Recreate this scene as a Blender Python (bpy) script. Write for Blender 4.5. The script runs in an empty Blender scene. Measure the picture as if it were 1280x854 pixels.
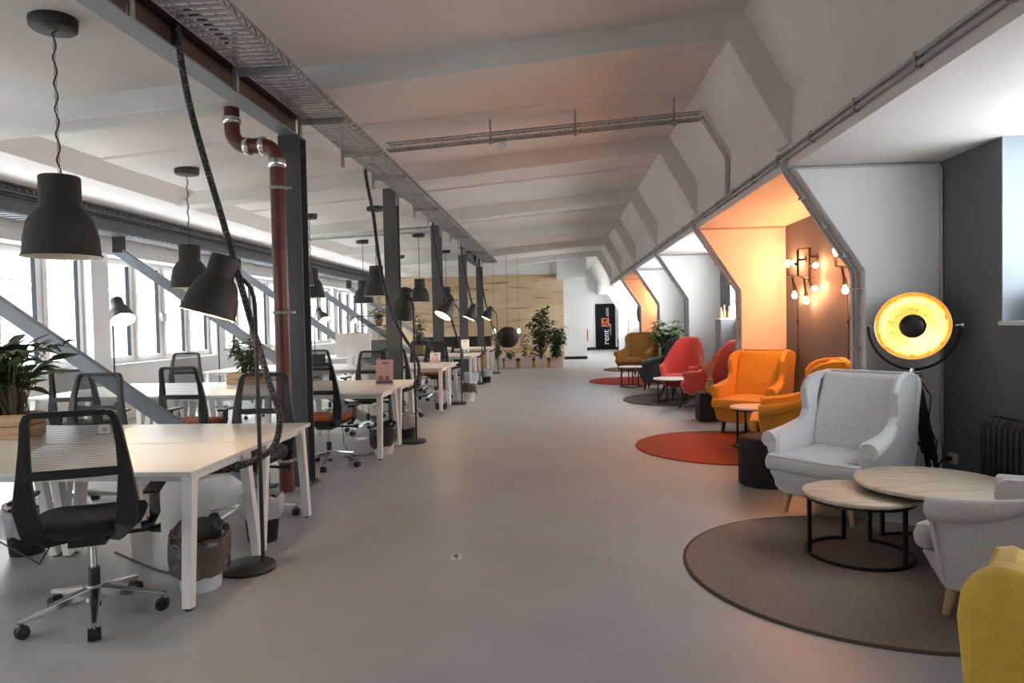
SKY = 5.0; EXPO = 1.98
import bpy, bmesh, math, random
from mathutils import Vector, Matrix
random.seed(7)
C = bpy.context.scene.collection
PI = math.pi
R = math.radians

# ------------------------------------------------------------------ materials
def nt(name):
    m = bpy.data.materials.new(name); m.use_nodes = True
    t = m.node_tree; b = t.nodes['Principled BSDF']
    return m, t, b

def M(name, col, rough=0.5, metal=0.0, var=0.0, vscale=3.0, bump=0.0, bscale=60.0, stretch=(1, 1, 1), col2=None,
      sheen=0.0, spec=0.5, emit=None, estr=0.0, lo=0.35, hi=0.65, detail=4.0, coat=0.0):
    m, t, b = nt(name)
    b.inputs['Roughness'].default_value = rough
    b.inputs['Metallic'].default_value = metal
    b.inputs['Specular IOR Level'].default_value = spec
    b.inputs['Base Color'].default_value = (*col, 1)
    if sheen: b.inputs['Sheen Weight'].default_value = sheen
    if coat: b.inputs['Coat Weight'].default_value = coat
    if emit:
        b.inputs['Emission Color'].default_value = (*emit, 1); b.inputs['Emission Strength'].default_value = estr
    if var or bump or col2:
        tc = t.nodes.new('ShaderNodeTexCoord'); mp = t.nodes.new('ShaderNodeMapping')
        mp.inputs['Scale'].default_value = stretch
        t.links.new(tc.outputs['Object'], mp.inputs['Vector'])
        if var or col2:
            n = t.nodes.new('ShaderNodeTexNoise'); n.inputs['Scale'].default_value = vscale; n.inputs['Detail'].default_value = detail
            r = t.nodes.new('ShaderNodeValToRGB')
            c2 = col2 or tuple(max(0, c * (1 - var)) for c in col)
            r.color_ramp.elements[0].position = lo; r.color_ramp.elements[1].position = hi
            r.color_ramp.elements[0].color = (*c2, 1); r.color_ramp.elements[1].color = (*col, 1)
            t.links.new(mp.outputs['Vector'], n.inputs['Vector'])
            t.links.new(n.outputs['Fac'], r.inputs['Fac']); t.links.new(r.outputs['Color'], b.inputs['Base Color'])
        if bump:
            n2 = t.nodes.new('ShaderNodeTexNoise'); n2.inputs['Scale'].default_value = bscale; n2.inputs['Detail'].default_value = 3
            bp = t.nodes.new('ShaderNodeBump'); bp.inputs['Strength'].default_value = bump; bp.inputs['Distance'].default_value = 0.01
            t.links.new(mp.outputs['Vector'], n2.inputs['Vector'])
            t.links.new(n2.outputs['Fac'], bp.inputs['Height']); t.links.new(bp.outputs['Normal'], b.inputs['Normal'])
    return m

def see_through(name, col, alpha, rough=0.5):
    m, t, b = nt(name)
    b.inputs['Base Color'].default_value = (*col, 1); b.inputs['Roughness'].default_value = rough
    tr = t.nodes.new('ShaderNodeBsdfTransparent'); mx = t.nodes.new('ShaderNodeMixShader')
    mx.inputs['Fac'].default_value = alpha
    out = t.nodes['Material Output']
    t.links.new(tr.outputs[0], mx.inputs[1]); t.links.new(b.outputs[0], mx.inputs[2]); t.links.new(mx.outputs[0], out.inputs['Surface'])
    return m

def weave_mesh(name, col, alpha):
    # mesh fabric: fine horizontal threads with gaps between them
    m, t, b = nt(name)
    b.inputs['Base Color'].default_value = (*col, 1); b.inputs['Roughness'].default_value = 0.7
    tr = t.nodes.new('ShaderNodeBsdfTransparent'); mx = t.nodes.new('ShaderNodeMixShader')
    tc = t.nodes.new('ShaderNodeTexCoord'); w = t.nodes.new('ShaderNodeTexWave')
    w.bands_direction = 'Z'; w.inputs['Scale'].default_value = 28; w.inputs['Distortion'].default_value = 0.3
    mr = t.nodes.new('ShaderNodeMapRange'); mr.inputs['To Min'].default_value = alpha - 0.12; mr.inputs['To Max'].default_value = alpha + 0.12
    out = t.nodes['Material Output']
    t.links.new(tc.outputs['Object'], w.inputs['Vector']); t.links.new(w.outputs['Fac'], mr.inputs['Value']); t.links.new(mr.outputs[0], mx.inputs['Fac'])
    t.links.new(tr.outputs[0], mx.inputs[1]); t.links.new(b.outputs[0], mx.inputs[2]); t.links.new(mx.outputs[0], out.inputs['Surface'])
    return m

def glass_mat(name, tint=(0.97, 0.985, 0.98)):
    m = bpy.data.materials.new(name); m.use_nodes = True; t = m.node_tree; t.nodes.clear()
    out = t.nodes.new('ShaderNodeOutputMaterial'); mx = t.nodes.new('ShaderNodeMixShader')
    tr = t.nodes.new('ShaderNodeBsdfTransparent'); tr.inputs[0].default_value = (*tint, 1)
    gl = t.nodes.new('ShaderNodeBsdfGlossy'); gl.inputs['Roughness'].default_value = 0.02
    lw = t.nodes.new('ShaderNodeLayerWeight'); lw.inputs['Blend'].default_value = 0.5
    pw = t.nodes.new('ShaderNodeMath'); pw.operation = 'POWER'; pw.inputs[1].default_value = 5
    ma = t.nodes.new('ShaderNodeMath'); ma.operation = 'MULTIPLY_ADD'; ma.inputs[1].default_value = 0.5; ma.inputs[2].default_value = 0.02
    t.links.new(lw.outputs['Facing'], pw.inputs[0]); t.links.new(pw.outputs[0], ma.inputs[0]); t.links.new(ma.outputs[0], mx.inputs['Fac']); t.links.new(tr.outputs[0], mx.inputs[1]); t.links.new(gl.outputs[0], mx.inputs[2])
    t.links.new(mx.outputs[0], out.inputs['Surface']); return m

def dotted_sleeve(name):
    m, t, b = nt(name)
    tc = t.nodes.new('ShaderNodeTexCoord'); v = t.nodes.new('ShaderNodeTexVoronoi'); v.inputs['Scale'].default_value = 88
    r = t.nodes.new('ShaderNodeValToRGB'); r.color_ramp.elements[0].position = 0.17; r.color_ramp.elements[1].position = 0.25
    r.color_ramp.elements[0].color = (0.55, 0.5, 0.45, 1); r.color_ramp.elements[1].color = (0.008, 0.007, 0.007, 1)
    t.links.new(tc.outputs['Object'], v.inputs['Vector']); t.links.new(v.outputs['Distance'], r.inputs['Fac'])
    t.links.new(r.outputs['Color'], b.inputs['Base Color']); b.inputs['Roughness'].default_value = 0.6
    return m

def plank_mat(name, c1, c2, c3):
    # light ply boards with dark horizontal grain streaks
    m, t, b = nt(name)
    tc = t.nodes.new('ShaderNodeTexCoord')
    def noise(scale, stretch, detail):
        mp = t.nodes.new('ShaderNodeMapping'); mp.inputs['Scale'].default_value = stretch
        n = t.nodes.new('ShaderNodeTexNoise'); n.inputs['Scale'].default_value = scale; n.inputs['Detail'].default_value = detail
        t.links.new(tc.outputs['Object'], mp.inputs['Vector']); t.links.new(mp.outputs[0], n.inputs['Vector']); return n
    a = noise(2.2, (0.35, 1, 3.6), 3); ra = t.nodes.new('ShaderNodeValToRGB')
    ra.color_ramp.elements[0].position = 0.27; ra.color_ramp.elements[1].position = 0.43
    ra.color_ramp.elements[0].color = (*c3, 1); ra.color_ramp.elements[1].color = (*c1, 1)
    e = noise(0.9, (0.6, 1, 2.0), 2); rb = t.nodes.new('ShaderNodeValToRGB')
    rb.color_ramp.elements[0].position = 0.4; rb.color_ramp.elements[1].position = 0.6
    rb.color_ramp.elements[0].color = (*c2, 1); rb.color_ramp.elements[1].color = (1, 1, 1, 1)
    mx = t.nodes.new('ShaderNodeMix'); mx.data_type = 'RGBA'; mx.blend_type = 'MULTIPLY'; mx.inputs[0].default_value = 0.6
    t.links.new(a.outputs['Fac'], ra.inputs['Fac']); t.links.new(e.outputs['Fac'], rb.inputs['Fac'])
    t.links.new(ra.outputs['Color'], mx.inputs[6]); t.links.new(rb.outputs['Color'], mx.inputs[7])
    t.links.new(mx.outputs[2], b.inputs['Base Color']); b.inputs['Roughness'].default_value = 0.6
    return m

def roof_tile_mat(name):
    m, t, b = nt(name)
    tc = t.nodes.new('ShaderNodeTexCoord'); br = t.nodes.new('ShaderNodeTexBrick')
    mp = t.nodes.new('ShaderNodeMapping'); mp.inputs['Rotation'].default_value = (0, R(-90), R(90))
    br.inputs['Scale'].default_value = 1.0; br.inputs['Brick Width'].default_value = 0.42; br.inputs['Row Height'].default_value = 0.3
    br.inputs['Mortar Size'].default_value = 0.035
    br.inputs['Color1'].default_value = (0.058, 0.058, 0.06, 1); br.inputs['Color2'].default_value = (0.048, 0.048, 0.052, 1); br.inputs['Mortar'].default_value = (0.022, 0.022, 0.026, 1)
    t.links.new(tc.outputs['Object'], mp.inputs['Vector']); t.links.new(mp.outputs[0], br.inputs['Vector']); t.links.new(br.outputs['Color'], b.inputs['Base Color'])
    b.inputs['Roughness'].default_value = 0.8; return m

m_floor = M('resin floor', (0.40, 0.395, 0.392), 0.40, var=0.10, vscale=1.3, bump=0.02, bscale=25, spec=0.36)
m_white = M('white plaster', (0.74, 0.73, 0.72), 0.85, var=0.05, vscale=2, bump=0.08, bscale=18)
m_ceil = M('rough white painted concrete', (0.75, 0.70, 0.665), 0.9, var=0.06, vscale=1.2, bump=0.25, bscale=7)  # slight peach in the white base stands in for warm light
m_beamw = M('painted concrete beam', (0.70, 0.68, 0.65), 0.9, var=0.06, vscale=2, bump=0.25, bscale=9)
m_dark = M('dark grey wall paint', (0.13, 0.137, 0.147), 0.75, var=0.08, vscale=1.5, bump=0.04, bscale=40)
m_frame = M('white window frame', (0.80, 0.79, 0.78), 0.35)
m_gasket = M('window gasket', (0.02, 0.025, 0.028), 0.7, spec=.1)
m_glass = glass_mat('window glass'); m_glassb = glass_mat('dimming bay glass', (.62, .63, .64))  # bay glass tint is added only to weaken the daylight
m_chrome = M('polished metal', (0.72, 0.72, 0.72), 0.16, 1.0)
m_alu = M('brushed aluminium', (0.55, 0.55, 0.55), 0.28, 1.0)
m_steel = M('grey painted steel', (0.085, 0.088, 0.095), 0.5, var=0.15, vscale=4)
m_steel_l = M('light grey painted steel', (0.21, 0.235, 0.265), 0.45, var=0.1, vscale=4)
m_rust = M('brown primed steel', (0.085, 0.05, 0.035), 0.6, var=0.35, vscale=6)
m_zinc = M('galvanised steel', (0.42, 0.41, 0.40), 0.45, 0.55, var=0.25, vscale=8)
m_conduit = M('grey conduit', (0.44, 0.43, 0.42), 0.5, 0.0, var=0.1)
m_cast = M('red brown cast iron', (0.145, 0.035, 0.022), 0.38, var=0.3, vscale=5, bump=0.05)
m_lamp = M('charcoal lacquer', (0.030, 0.026, 0.0245), 0.55, var=0.1)
m_lampin = M('cream lamp inside', (0.80, 0.74, 0.62), 0.5)
m_black = M('black plastic', (0.012, 0.011, 0.011), 0.45)
m_blackm = M('black metal', (0.014, 0.013, 0.013), 0.4, 0.2)
m_fabblk = M('black fabric', (0.012, 0.011, 0.011), 0.9, bump=0.3, bscale=300)
m_faborg = M('rust orange fabric', (0.33, 0.085, 0.018), 0.85, bump=0.3, bscale=300)
m_fabgry = M('grey fabric', (0.10, 0.105, 0.115), 0.9, bump=0.3, bscale=300)
m_mesh = weave_mesh('black mesh fabric', (0.02, 0.019, 0.02), 0.58)
m_desk = M('white laminate', (0.72, 0.68, 0.63), 0.32, var=0.03)
m_leg = M('white powder coat', (0.78, 0.75, 0.71), 0.4)
m_pine = M('pine boards', (0.56, 0.36, 0.19), 0.6, var=0.3, vscale=3, stretch=(1.5, 1.5, 14))
m_ply = plank_mat('ply cladding', (0.60, 0.455, 0.30), (0.80, 0.70, 0.56), (0.24, 0.12, 0.055))
m_oak = M('pale oak', (0.82, 0.69, 0.53), 0.45, var=0.22, vscale=2.5, stretch=(1.2, 9, 1), detail=6)
m_oakleg = M('birch leg', (0.62, 0.42, 0.22), 0.45, var=0.1, stretch=(8, 8, 1))
m_fabw = M('light grey wool', (0.76, 0.77, 0.79), 0.9, var=0.07, vscale=60, bump=0.25, bscale=260, sheen=0.25)
m_fabw2 = M('pale beige grey wool', (0.64, 0.60, 0.575), 0.9, var=0.1, vscale=70, bump=0.25, bscale=260, sheen=0.25)
m_edge = M('brown rug binding', (0.10, 0.065, 0.045), 0.9)
m_reveal = M('blue grey reveal paint', (0.36, 0.41, 0.45), 0.8)
m_piping = M('dark piping', (0.10, 0.10, 0.11), 0.8)
m_faby = M('mustard yellow wool', (0.94, 0.60, 0.075), 0.85, var=0.1, vscale=40, bump=0.25, bscale=220, sheen=0.2)
m_fabo = M('ochre yellow wool', (0.62, 0.32, 0.03), 0.85, var=0.08, vscale=40, bump=0.25, bscale=220, sheen=0.2)
m_faba = M('amber wool', (0.36, 0.17, 0.035), 0.88, var=0.12, vscale=30, bump=0.2, bscale=200)
m_fabc = M('charcoal wool', (0.050, 0.055, 0.065), 0.9, var=0.1, vscale=40, bump=0.2, bscale=200, sheen=0.2)
m_red = M('red felt', (0.62, 0.045, 0.028), 0.85, var=0.12, vscale=14, bump=0.2, bscale=200, sheen=0.3)
m_rugb = M('brown woven rug', (0.31, 0.235, 0.185), 0.95, var=0.35, vscale=120, bump=0.5, bscale=170)
m_rugr = M('rust red rug', (0.36, 0.065, 0.025), 0.95, var=0.25, vscale=110, bump=0.5, bscale=170)
m_rugg = M('grey brown rug', (0.13, 0.10, 0.09), 0.95, var=0.3, vscale=110, bump=0.5, bscale=170)
m_rugr2 = M('dark red rug', (0.36, 0.03, 0.022), 0.95, var=0.25, vscale=110, bump=0.5, bscale=170)
m_rugd = M('dark brown rug', (0.12, 0.07, 0.045), 0.95, var=0.3, vscale=110, bump=0.5, bscale=170)
m_poufm = M('dark aubergine felt', (0.022, 0.018, 0.019), 0.9, bump=0.2, bscale=200)
m_gold = M('gold leaf', (0.93, 0.66, 0.32), 0.36, 1.0, col2=(0.30, 0.13, 0.02), vscale=26, lo=0.30, hi=0.42, bump=0.1, bscale=30)
m_green = M('leaf green', (0.062, 0.12, 0.028), 0.45, var=0.6, vscale=6)
m_green2 = M('leaf mid green', (0.085, 0.15, 0.035), 0.45, var=0.6, vscale=6)
m_stem = M('stem', (0.09, 0.075, 0.03), 0.7)
m_soil = M('soil', (0.03, 0.02, 0.014), 0.95)
m_terra = M('terracotta', (0.30, 0.11, 0.05), 0.75, var=0.2)
m_wicker = M('dark wicker', (0.055, 0.026, 0.018), 0.8, var=0.5, vscale=40, bump=0.8, bscale=60)
m_whiteb = M('white bin plastic', (0.74, 0.73, 0.71), 0.4)
m_bagb = see_through('brown bin liner', (0.10, 0.075, 0.055), 0.86, 0.25)
m_bagc = see_through('clear bin liner', (0.62, 0.62, 0.64), 0.62, 0.25)
m_bagk = see_through('black bin liner', (0.03, 0.026, 0.022), 0.92, 0.25)
m_sleeve = dotted_sleeve('braided sleeve')
m_cable = M('black cable', (0.012, 0.012, 0.012), 0.5)
m_paper = M('white card', (0.80, 0.79, 0.78), 0.6)
m_pink = M('pink print', (0.62, 0.36, 0.36), 0.5)
m_prtdk = M('dark print', (0.12, 0.09, 0.10), 0.5)
m_blue = M('blue print', (0.10, 0.22, 0.38), 0.5)
m_acry = see_through('clear acrylic', (0.8, 0.8, 0.8), 0.25, 0.1)
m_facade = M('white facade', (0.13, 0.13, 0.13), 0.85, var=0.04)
m_tiles = roof_tile_mat('grey roof tiles')
m_extglass = M('dark outside pane', (0.05, 0.055, 0.06), 0.5)  # dark grey panes of the house across the yard
m_signblk = M('sign black', (0.010, 0.011, 0.014), 0.85, spec=.15)
m_orgprint = M('orange print', (0.75, 0.17, 0.06), 0.5)
m_redp = M('red enamel', (0.5, 0.02, 0.02), 0.3)
m_cab = M('grey cabinet lacquer', (0.23, 0.235, 0.25), 0.45)
m_bottle = M('amber bottle', (0.55, 0.35, 0.15), 0.15)
m_yelp = M('yellow green paint', (0.50, 0.42, 0.04), 0.6)
m_plantbox = M('pale pink white box', (0.66, 0.58, 0.55), 0.6)
m_brownbox = M('brown card', (0.18, 0.11, 0.07), 0.7)
m_dried = M('dried twig', (0.45, 0.27, 0.13), 0.8)
m_vase = M('ochre vase', (0.40, 0.26, 0.08), 0.35)
m_cream = M('cream plastic', (0.60, 0.57, 0.50), 0.4)
def bulb_mat(name, col, s):
    return M(name, (0.9, 0.85, 0.75), 0.3, emit=col, estr=s)
m_bulb = bulb_mat('warm lit bulb', (1.0, 0.62, 0.28), 25)
m_bulbd = bulb_mat('dim lit bulb', (1.0, 0.55, 0.2), 7)
m_bulbw = bulb_mat('lit lamp bulb', (1.0, 0.80, 0.55), 12)

# ------------------------------------------------------------------ mesh builder
def frame_of(d, up=None):
    d = Vector(d).normalized()
    u = Vector(up) if up else (Vector((0, 0, 1)) if abs(d.z) < 0.95 else Vector((0, 1, 0)))
    a = d.cross(u).normalized(); b = a.cross(d).normalized()
    return d, a, b

class MB:
    def __init__(s): s.v = []; s.f = []; s.sm = []
    def add(s, vs, fs, smooth=False):
        o = len(s.v); s.v += [tuple(v) for v in vs]
        for f in fs: s.f.append([i + o for i in f]); s.sm.append(smooth)
        return s
    def box(s, x0, x1, y0, y1, z0, z1, M4=None):
        vs = [Vector(p) for p in ((x0, y0, z0), (x1, y0, z0), (x1, y1, z0), (x0, y1, z0), (x0, y0, z1), (x1, y0, z1), (x1, y1, z1), (x0, y1, z1))]
        if M4: vs = [M4 @ v for v in vs]
        return s.add(vs, [(3, 2, 1, 0), (4, 5, 6, 7), (0, 1, 5, 4), (1, 2, 6, 5), (2, 3, 7, 6), (3, 0, 4, 7)])
    def frus(s, lo, hi, z0, z1):   # lo/hi = (x0,x1,y0,y1)
        a, b = lo, hi
        vs = [(a[0], a[2], z0), (a[1], a[2], z0), (a[1], a[3], z0), (a[0], a[3], z0), (b[0], b[2], z1), (b[1], b[2], z1), (b[1], b[3], z1), (b[0], b[3], z1)]
        return s.add(vs, [(3, 2, 1, 0), (4, 5, 6, 7), (0, 1, 5, 4), (1, 2, 6, 5), (2, 3, 7, 6), (3, 0, 4, 7)])
    def bar(s, p0, p1, w, h, up=None, w1=None, h1=None):
        p0, p1 = Vector(p0), Vector(p1); d, a, b = frame_of(p1 - p0, up)
        w1 = w if w1 is None else w1; h1 = h if h1 is None else h1
        vs = [p0 + a * x * w / 2 + b * y * h / 2 for x, y in ((-1, -1), (1, -1), (1, 1), (-1, 1))] + [p1 + a * x * w1 / 2 + b * y * h1 / 2 for x, y in ((-1, -1), (1, -1), (1, 1), (-1, 1))]
        return s.add(vs, [(3, 2, 1, 0), (4, 5, 6, 7), (0, 1, 5, 4), (1, 2, 6, 5), (2, 3, 7, 6), (3, 0, 4, 7)])
    def tube(s, pts, r, n=10, cap=True):
        pts = [Vector(p) for p in pts]; k = len(pts)
        rs = r if isinstance(r, (list, tuple)) else [r] * k
        tans = [(pts[min(i + 1, k - 1)] - pts[max(i - 1, 0)]).normalized() for i in range(k)]
        d, a, b = frame_of(tans[0]); vs = []
        for i in range(k):
            t = tans[i]; a = (a - t * a.dot(t)).normalized(); b = t.cross(a)
            vs += [pts[i] + (a * math.cos(2 * PI * j / n) + b * math.sin(2 * PI * j / n)) * rs[i] for j in range(n)]
        fs = [(i * n + j, i * n + (j + 1) % n, (i + 1) * n + (j + 1) % n, (i + 1) * n + j) for i in range(k - 1) for j in range(n)]
        s.add(vs, fs, True)
        if cap:
            s.add(vs[:n], [tuple(range(n))[::-1]]); s.add(vs[-n:], [tuple(range(n))])
        return s
    def cyl(s, p0, p1, r0, r1=None, n=16, cap=True): return s.tube([p0, p1], [r0, r0 if r1 is None else r1], n, cap)
    def lathe(s, prof, n=24, c=(0, 0, 0), M4=None, capb=False, capt=False):
        vs = []
        for r, z in prof:
            for j in range(n):
                p = Vector((r * math.cos(2 * PI * j / n), r * math.sin(2 * PI * j / n), z))
                vs.append((M4 @ p if M4 else p) + Vector(c))
        k = len(prof)
        s.add(vs, [(i * n + j, i * n + (j + 1) % n, (i + 1) * n + (j + 1) % n, (i + 1) * n + j) for i in range(k - 1) for j in range(n)], True)
        if capb: s.add(vs[:n], [tuple(range(n))[::-1]])
        if capt: s.add(vs[-n:], [tuple(range(n))])
        return s
    def prism(s, poly, axis, a, b):
        def P(u, w, t): return {'y': (u, t, w), 'x': (t, u, w), 'z': (u, w, t)}[axis]
        n = len(poly); vs = [P(u, w, a) for u, w in poly] + [P(u, w, b) for u, w in poly]
        return s.add(vs, [tuple(range(n))[::-1], tuple(range(n, 2 * n))] + [(i, (i + 1) % n, n + (i + 1) % n, n + i) for i in range(n)])
    def loft(s, secs, smooth=True, caps=True, closed=False):
        n = len(secs[0]); vs = [p for q in secs for p in q]; k = len(secs)
        fs = [(i * n + j, i * n + (j + 1) % n, ((i + 1) % k) * n + (j + 1) % n, ((i + 1) % k) * n + j) for i in range(k if closed else k - 1) for j in range(n)]
        s.add(vs, fs, smooth)
        if caps and not closed:
            s.add(secs[0], [tuple(range(n))[::-1]]); s.add(secs[-1], [tuple(range(n))])
        return s
    def grid(s, rows, smooth=True, closed=False):
        k, n = len(rows), len(rows[0]); vs = [p for q in rows for p in q]; m = n if closed else n - 1
        return s.add(vs, [(i * n + j, i * n + (j + 1) % n, (i + 1) * n + (j + 1) % n, (i + 1) * n + j) for i in range(k - 1) for j in range(m)], smooth)
    def ball(s, c, r, n=14, m=8, sc=(1, 1, 1)):
        rows = [[(c[0] + r * sc[0] * math.sin(PI * i / m) * math.cos(2 * PI * j / n), c[1] + r * sc[1] * math.sin(PI * i / m) * math.sin(2 * PI * j / n), c[2] - r * sc[2] * math.cos(PI * i / m)) for j in range(n)] for i in range(m + 1)]
        return s.grid(rows, True, True)
    def leaf(s, p, d, L, w, droop=0.3, roll=None):
        p = Vector(p); d, a, b = frame_of(d)
        if roll is None: roll = random.uniform(-0.5, 0.5)
        a2 = a * math.cos(roll) + b * math.sin(roll); b2 = b * math.cos(roll) - a * math.sin(roll)
        vs = []
        for t, wd in ((0, 0.08), (0.3, 0.85), (0.6, 0.9), (0.85, 0.45), (1, 0.02)):
            q = p + d * L * t - Vector((0, 0, 1)) * droop * L * t * t
            vs += [q - a2 * w * wd / 2 + b2 * w * 0.12 * wd, q, q + a2 * w * wd / 2 + b2 * w * 0.12 * wd]
        return s.add(vs, [(i * 3 + j, i * 3 + j + 1, i * 3 + j + 4, i * 3 + j + 3) for i in range(4) for j in range(2)], True)

def obj(name, mb, mat, parent=None, bevel=0.0, seg=2, loc=None, weld=False, sharp=40):
    me = bpy.data.meshes.new(name); me.from_pydata(mb.v, [], mb.f)
    me.polygons.foreach_set('use_smooth', mb.sm if not bevel else [True] * len(mb.f))
    bm = bmesh.new(); bm.from_mesh(me)
    if bevel or weld: bmesh.ops.remove_doubles(bm, verts=bm.verts, dist=1e-5)
    bmesh.ops.recalc_face_normals(bm, faces=bm.faces)
    if bevel:
        es = [e for e in bm.edges if len(e.link_faces) == 2 and e.calc_face_angle(0) > R(28)]
        bmesh.ops.bevel(bm, geom=es, offset=bevel, segments=seg, profile=0.5, affect='EDGES', clamp_overlap=True)
        for f in bm.faces: f.smooth = True
    bm.to_mesh(me); bm.free()
    me.materials.append(mat); me.update()
    o = bpy.data.objects.new(name, me); C.objects.link(o)
    if bevel:
        if bevel <= .006: me.polygons.foreach_set('use_smooth', [False] * len(me.polygons))
        else:
            wn = o.modifiers.new('weighted_normals', 'WEIGHTED_NORMAL'); wn.keep_sharp = True; wn.weight = 60
    if parent: o.parent = parent
    if loc: o.location = loc
    return o

def thing(name, label, cat, loc=(0, 0, 0), rz=0.0, group=None):
    o = bpy.data.objects.new(name, None); C.objects.link(o); o.empty_display_size = 0.1
    o.location = loc; o.rotation_euler = (0, 0, rz); return tag(o, label, cat, group)
def tag(o, label, cat, group=None, kind='thing'):
    o['label'] = label; o['category'] = cat; o['kind'] = kind
    if group: o['group'] = group
    return o
def struct(name, mb, mat, parent=None, label=None, cat=None, **k):
    o = obj(name, mb, mat, parent, **k)
    if not parent:
        o['kind'] = 'structure'
        if label: o['label'] = label; o['category'] = cat
    return o
def dup(root, loc, rz=None, label=None, group=None, recolor=None):
    r = root.copy(); C.objects.link(r); r.location = loc
    if rz is not None: r.rotation_euler = (0, 0, rz)
    if label: r['label'] = label
    if group: r['group'] = group
    def kids(src, dst):
        for ch in [c for c in bpy.data.objects if c.parent == src]:
            c = ch.copy(); C.objects.link(c); c.parent = dst; kids(ch, c)
            if recolor and ch.type == 'MESH' and ch.data.materials and ch.data.materials[0] in recolor:
                key = (ch.data.name, recolor[ch.data.materials[0]].name)
                if key not in RC:
                    RC[key] = ch.data.copy(); RC[key].materials[0] = recolor[ch.data.materials[0]]
                c.data = RC[key]
    kids(root, r); return r
RC = {}
def face(fx, fy): return math.atan2(fx, -fy)      # local front is -Y
ORD = ['first', 'second', 'third', 'fourth', 'fifth', 'sixth', 'seventh', 'eighth']

# ------------------------------------------------------------------ the setting
D = 3.8
PY = [1.99 + D * k for k in range(9)]        # near faces of the partitions; each 0.3 thick
CY = [6.3 + D * k for k in range(5)]         # steel columns
CX = -2.46
struct('floor', MB().box(-7.6, 3.6, -4, 35, -0.1, 0), m_floor)
prof = [(-7.6, 3.28), (-5.45, 3.28), (-5.2, 3.468), (1.564, 4.0), (1.945, 3.334), (1.93, 2.72), (3.7, 2.72), (3.7, 4.5), (-7.6, 4.5)]
struct('ceiling', MB().prism(prof, 'y', -4, 35), m_ceil)
bprof = [(-5.5, 3.262), (-1.44, 3.545), (0.7, 3.735), (1.433, 3.767), (1.905, 2.914), (1.96, 2.914), (1.96, 4.2), (-5.5, 4.2)]
for k in range(7):
    struct('ceiling_beam', MB().prism(bprof, 'y', PY[k], PY[k] + 0.3), m_beamw, bevel=0.015)
for k in range(6):   # shallow formwork ribs between the beams
    y = PY[k] + 1.75
    sl = lambda x: 3.468 + (x + 5.2) * (4.0 - 3.468) / 6.764
    struct('ceiling_rib', MB().prism([(-5.18, sl(-5.18) - 0.03), (1.53, sl(1.53) - 0.03), (1.53, sl(1.53) + 0.1), (-5.18, sl(-5.18) + 0.1)], 'y', y, y + 0.75), m_ceil, bevel=0.012)
pprof = [(2.514, 0), (2.514, 1.858), (1.956, 2.72), (3.2, 2.72), (3.2, 0)]
for k in range(8):
    struct('wall_partition', MB().prism(pprof, 'y', PY[k], PY[k] + 0.3), m_white, bevel=0.006)
# right outer wall: dark grey paint, deep window openings in most bays
XR = 3.115
wr = MB(); y0 = -4
RW = []
for k in (0, 1, 3, 4, 6, 7, 8):
    RW.append((PY[k] - 3.0, PY[k] - 0.75) if k < 6 else (PY[k] - 3.3, PY[k] - .25))
for a, b in RW:
    wr.box(XR, XR + 0.36, y0, a, 0, 2.75); wr.box(XR, XR + 0.36, a, b, 0, 1.40); y0 = b
wr.box(XR, XR + 0.36, y0, 35, 0, 2.75)
struct('wall_right', wr, m_dark)
fw = MB()
for a, b in ((21.3, 24.79), (25.09, 28.59), (28.89, 32.39), (32.4, 34)): fw.box(XR - .012, XR, a, b, 0, 1.43)
struct('wall_right_lining', fw, m_white)
for i, (a, b) in enumerate(RW):
    t = bpy.data.objects.new('window_%d' % (i + 1), None); C.objects.link(t); t['kind'] = 'structure'
    f = MB(); z0, z1 = 1.43, 2.72
    for u0, u1, w0, w1 in ((a, b, z0, z0 + .07), (a, b, z1 - .07, z1), (a, a + .07, z0, z1), (b - .07, b, z0, z1), ((a + b) / 2 - .06, (a + b) / 2 + .06, z0, z1)):
        f.box(XR + .28, XR + .34, u0, u1, w0, w1)
    obj('window_frame', f, m_frame, t, bevel=0.006)
    obj('reveal_lining', MB().box(XR + .002, XR + .36, b - .012, b, z0, z1).box(XR + .002, XR + .36, a, a + .012, z0, z1), m_reveal if i < 2 else m_white, t)
    obj('window_sill', MB().box(XR - 0.02, XR + .36, a, b, 1.40, 1.43), m_white, t)
    obj('glazing', MB().box(XR + .305, XR + .31, a + .05, b - .05, z0 + .05, z1 - .05), m_glassb if i < 2 else m_glass, t)
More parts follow.
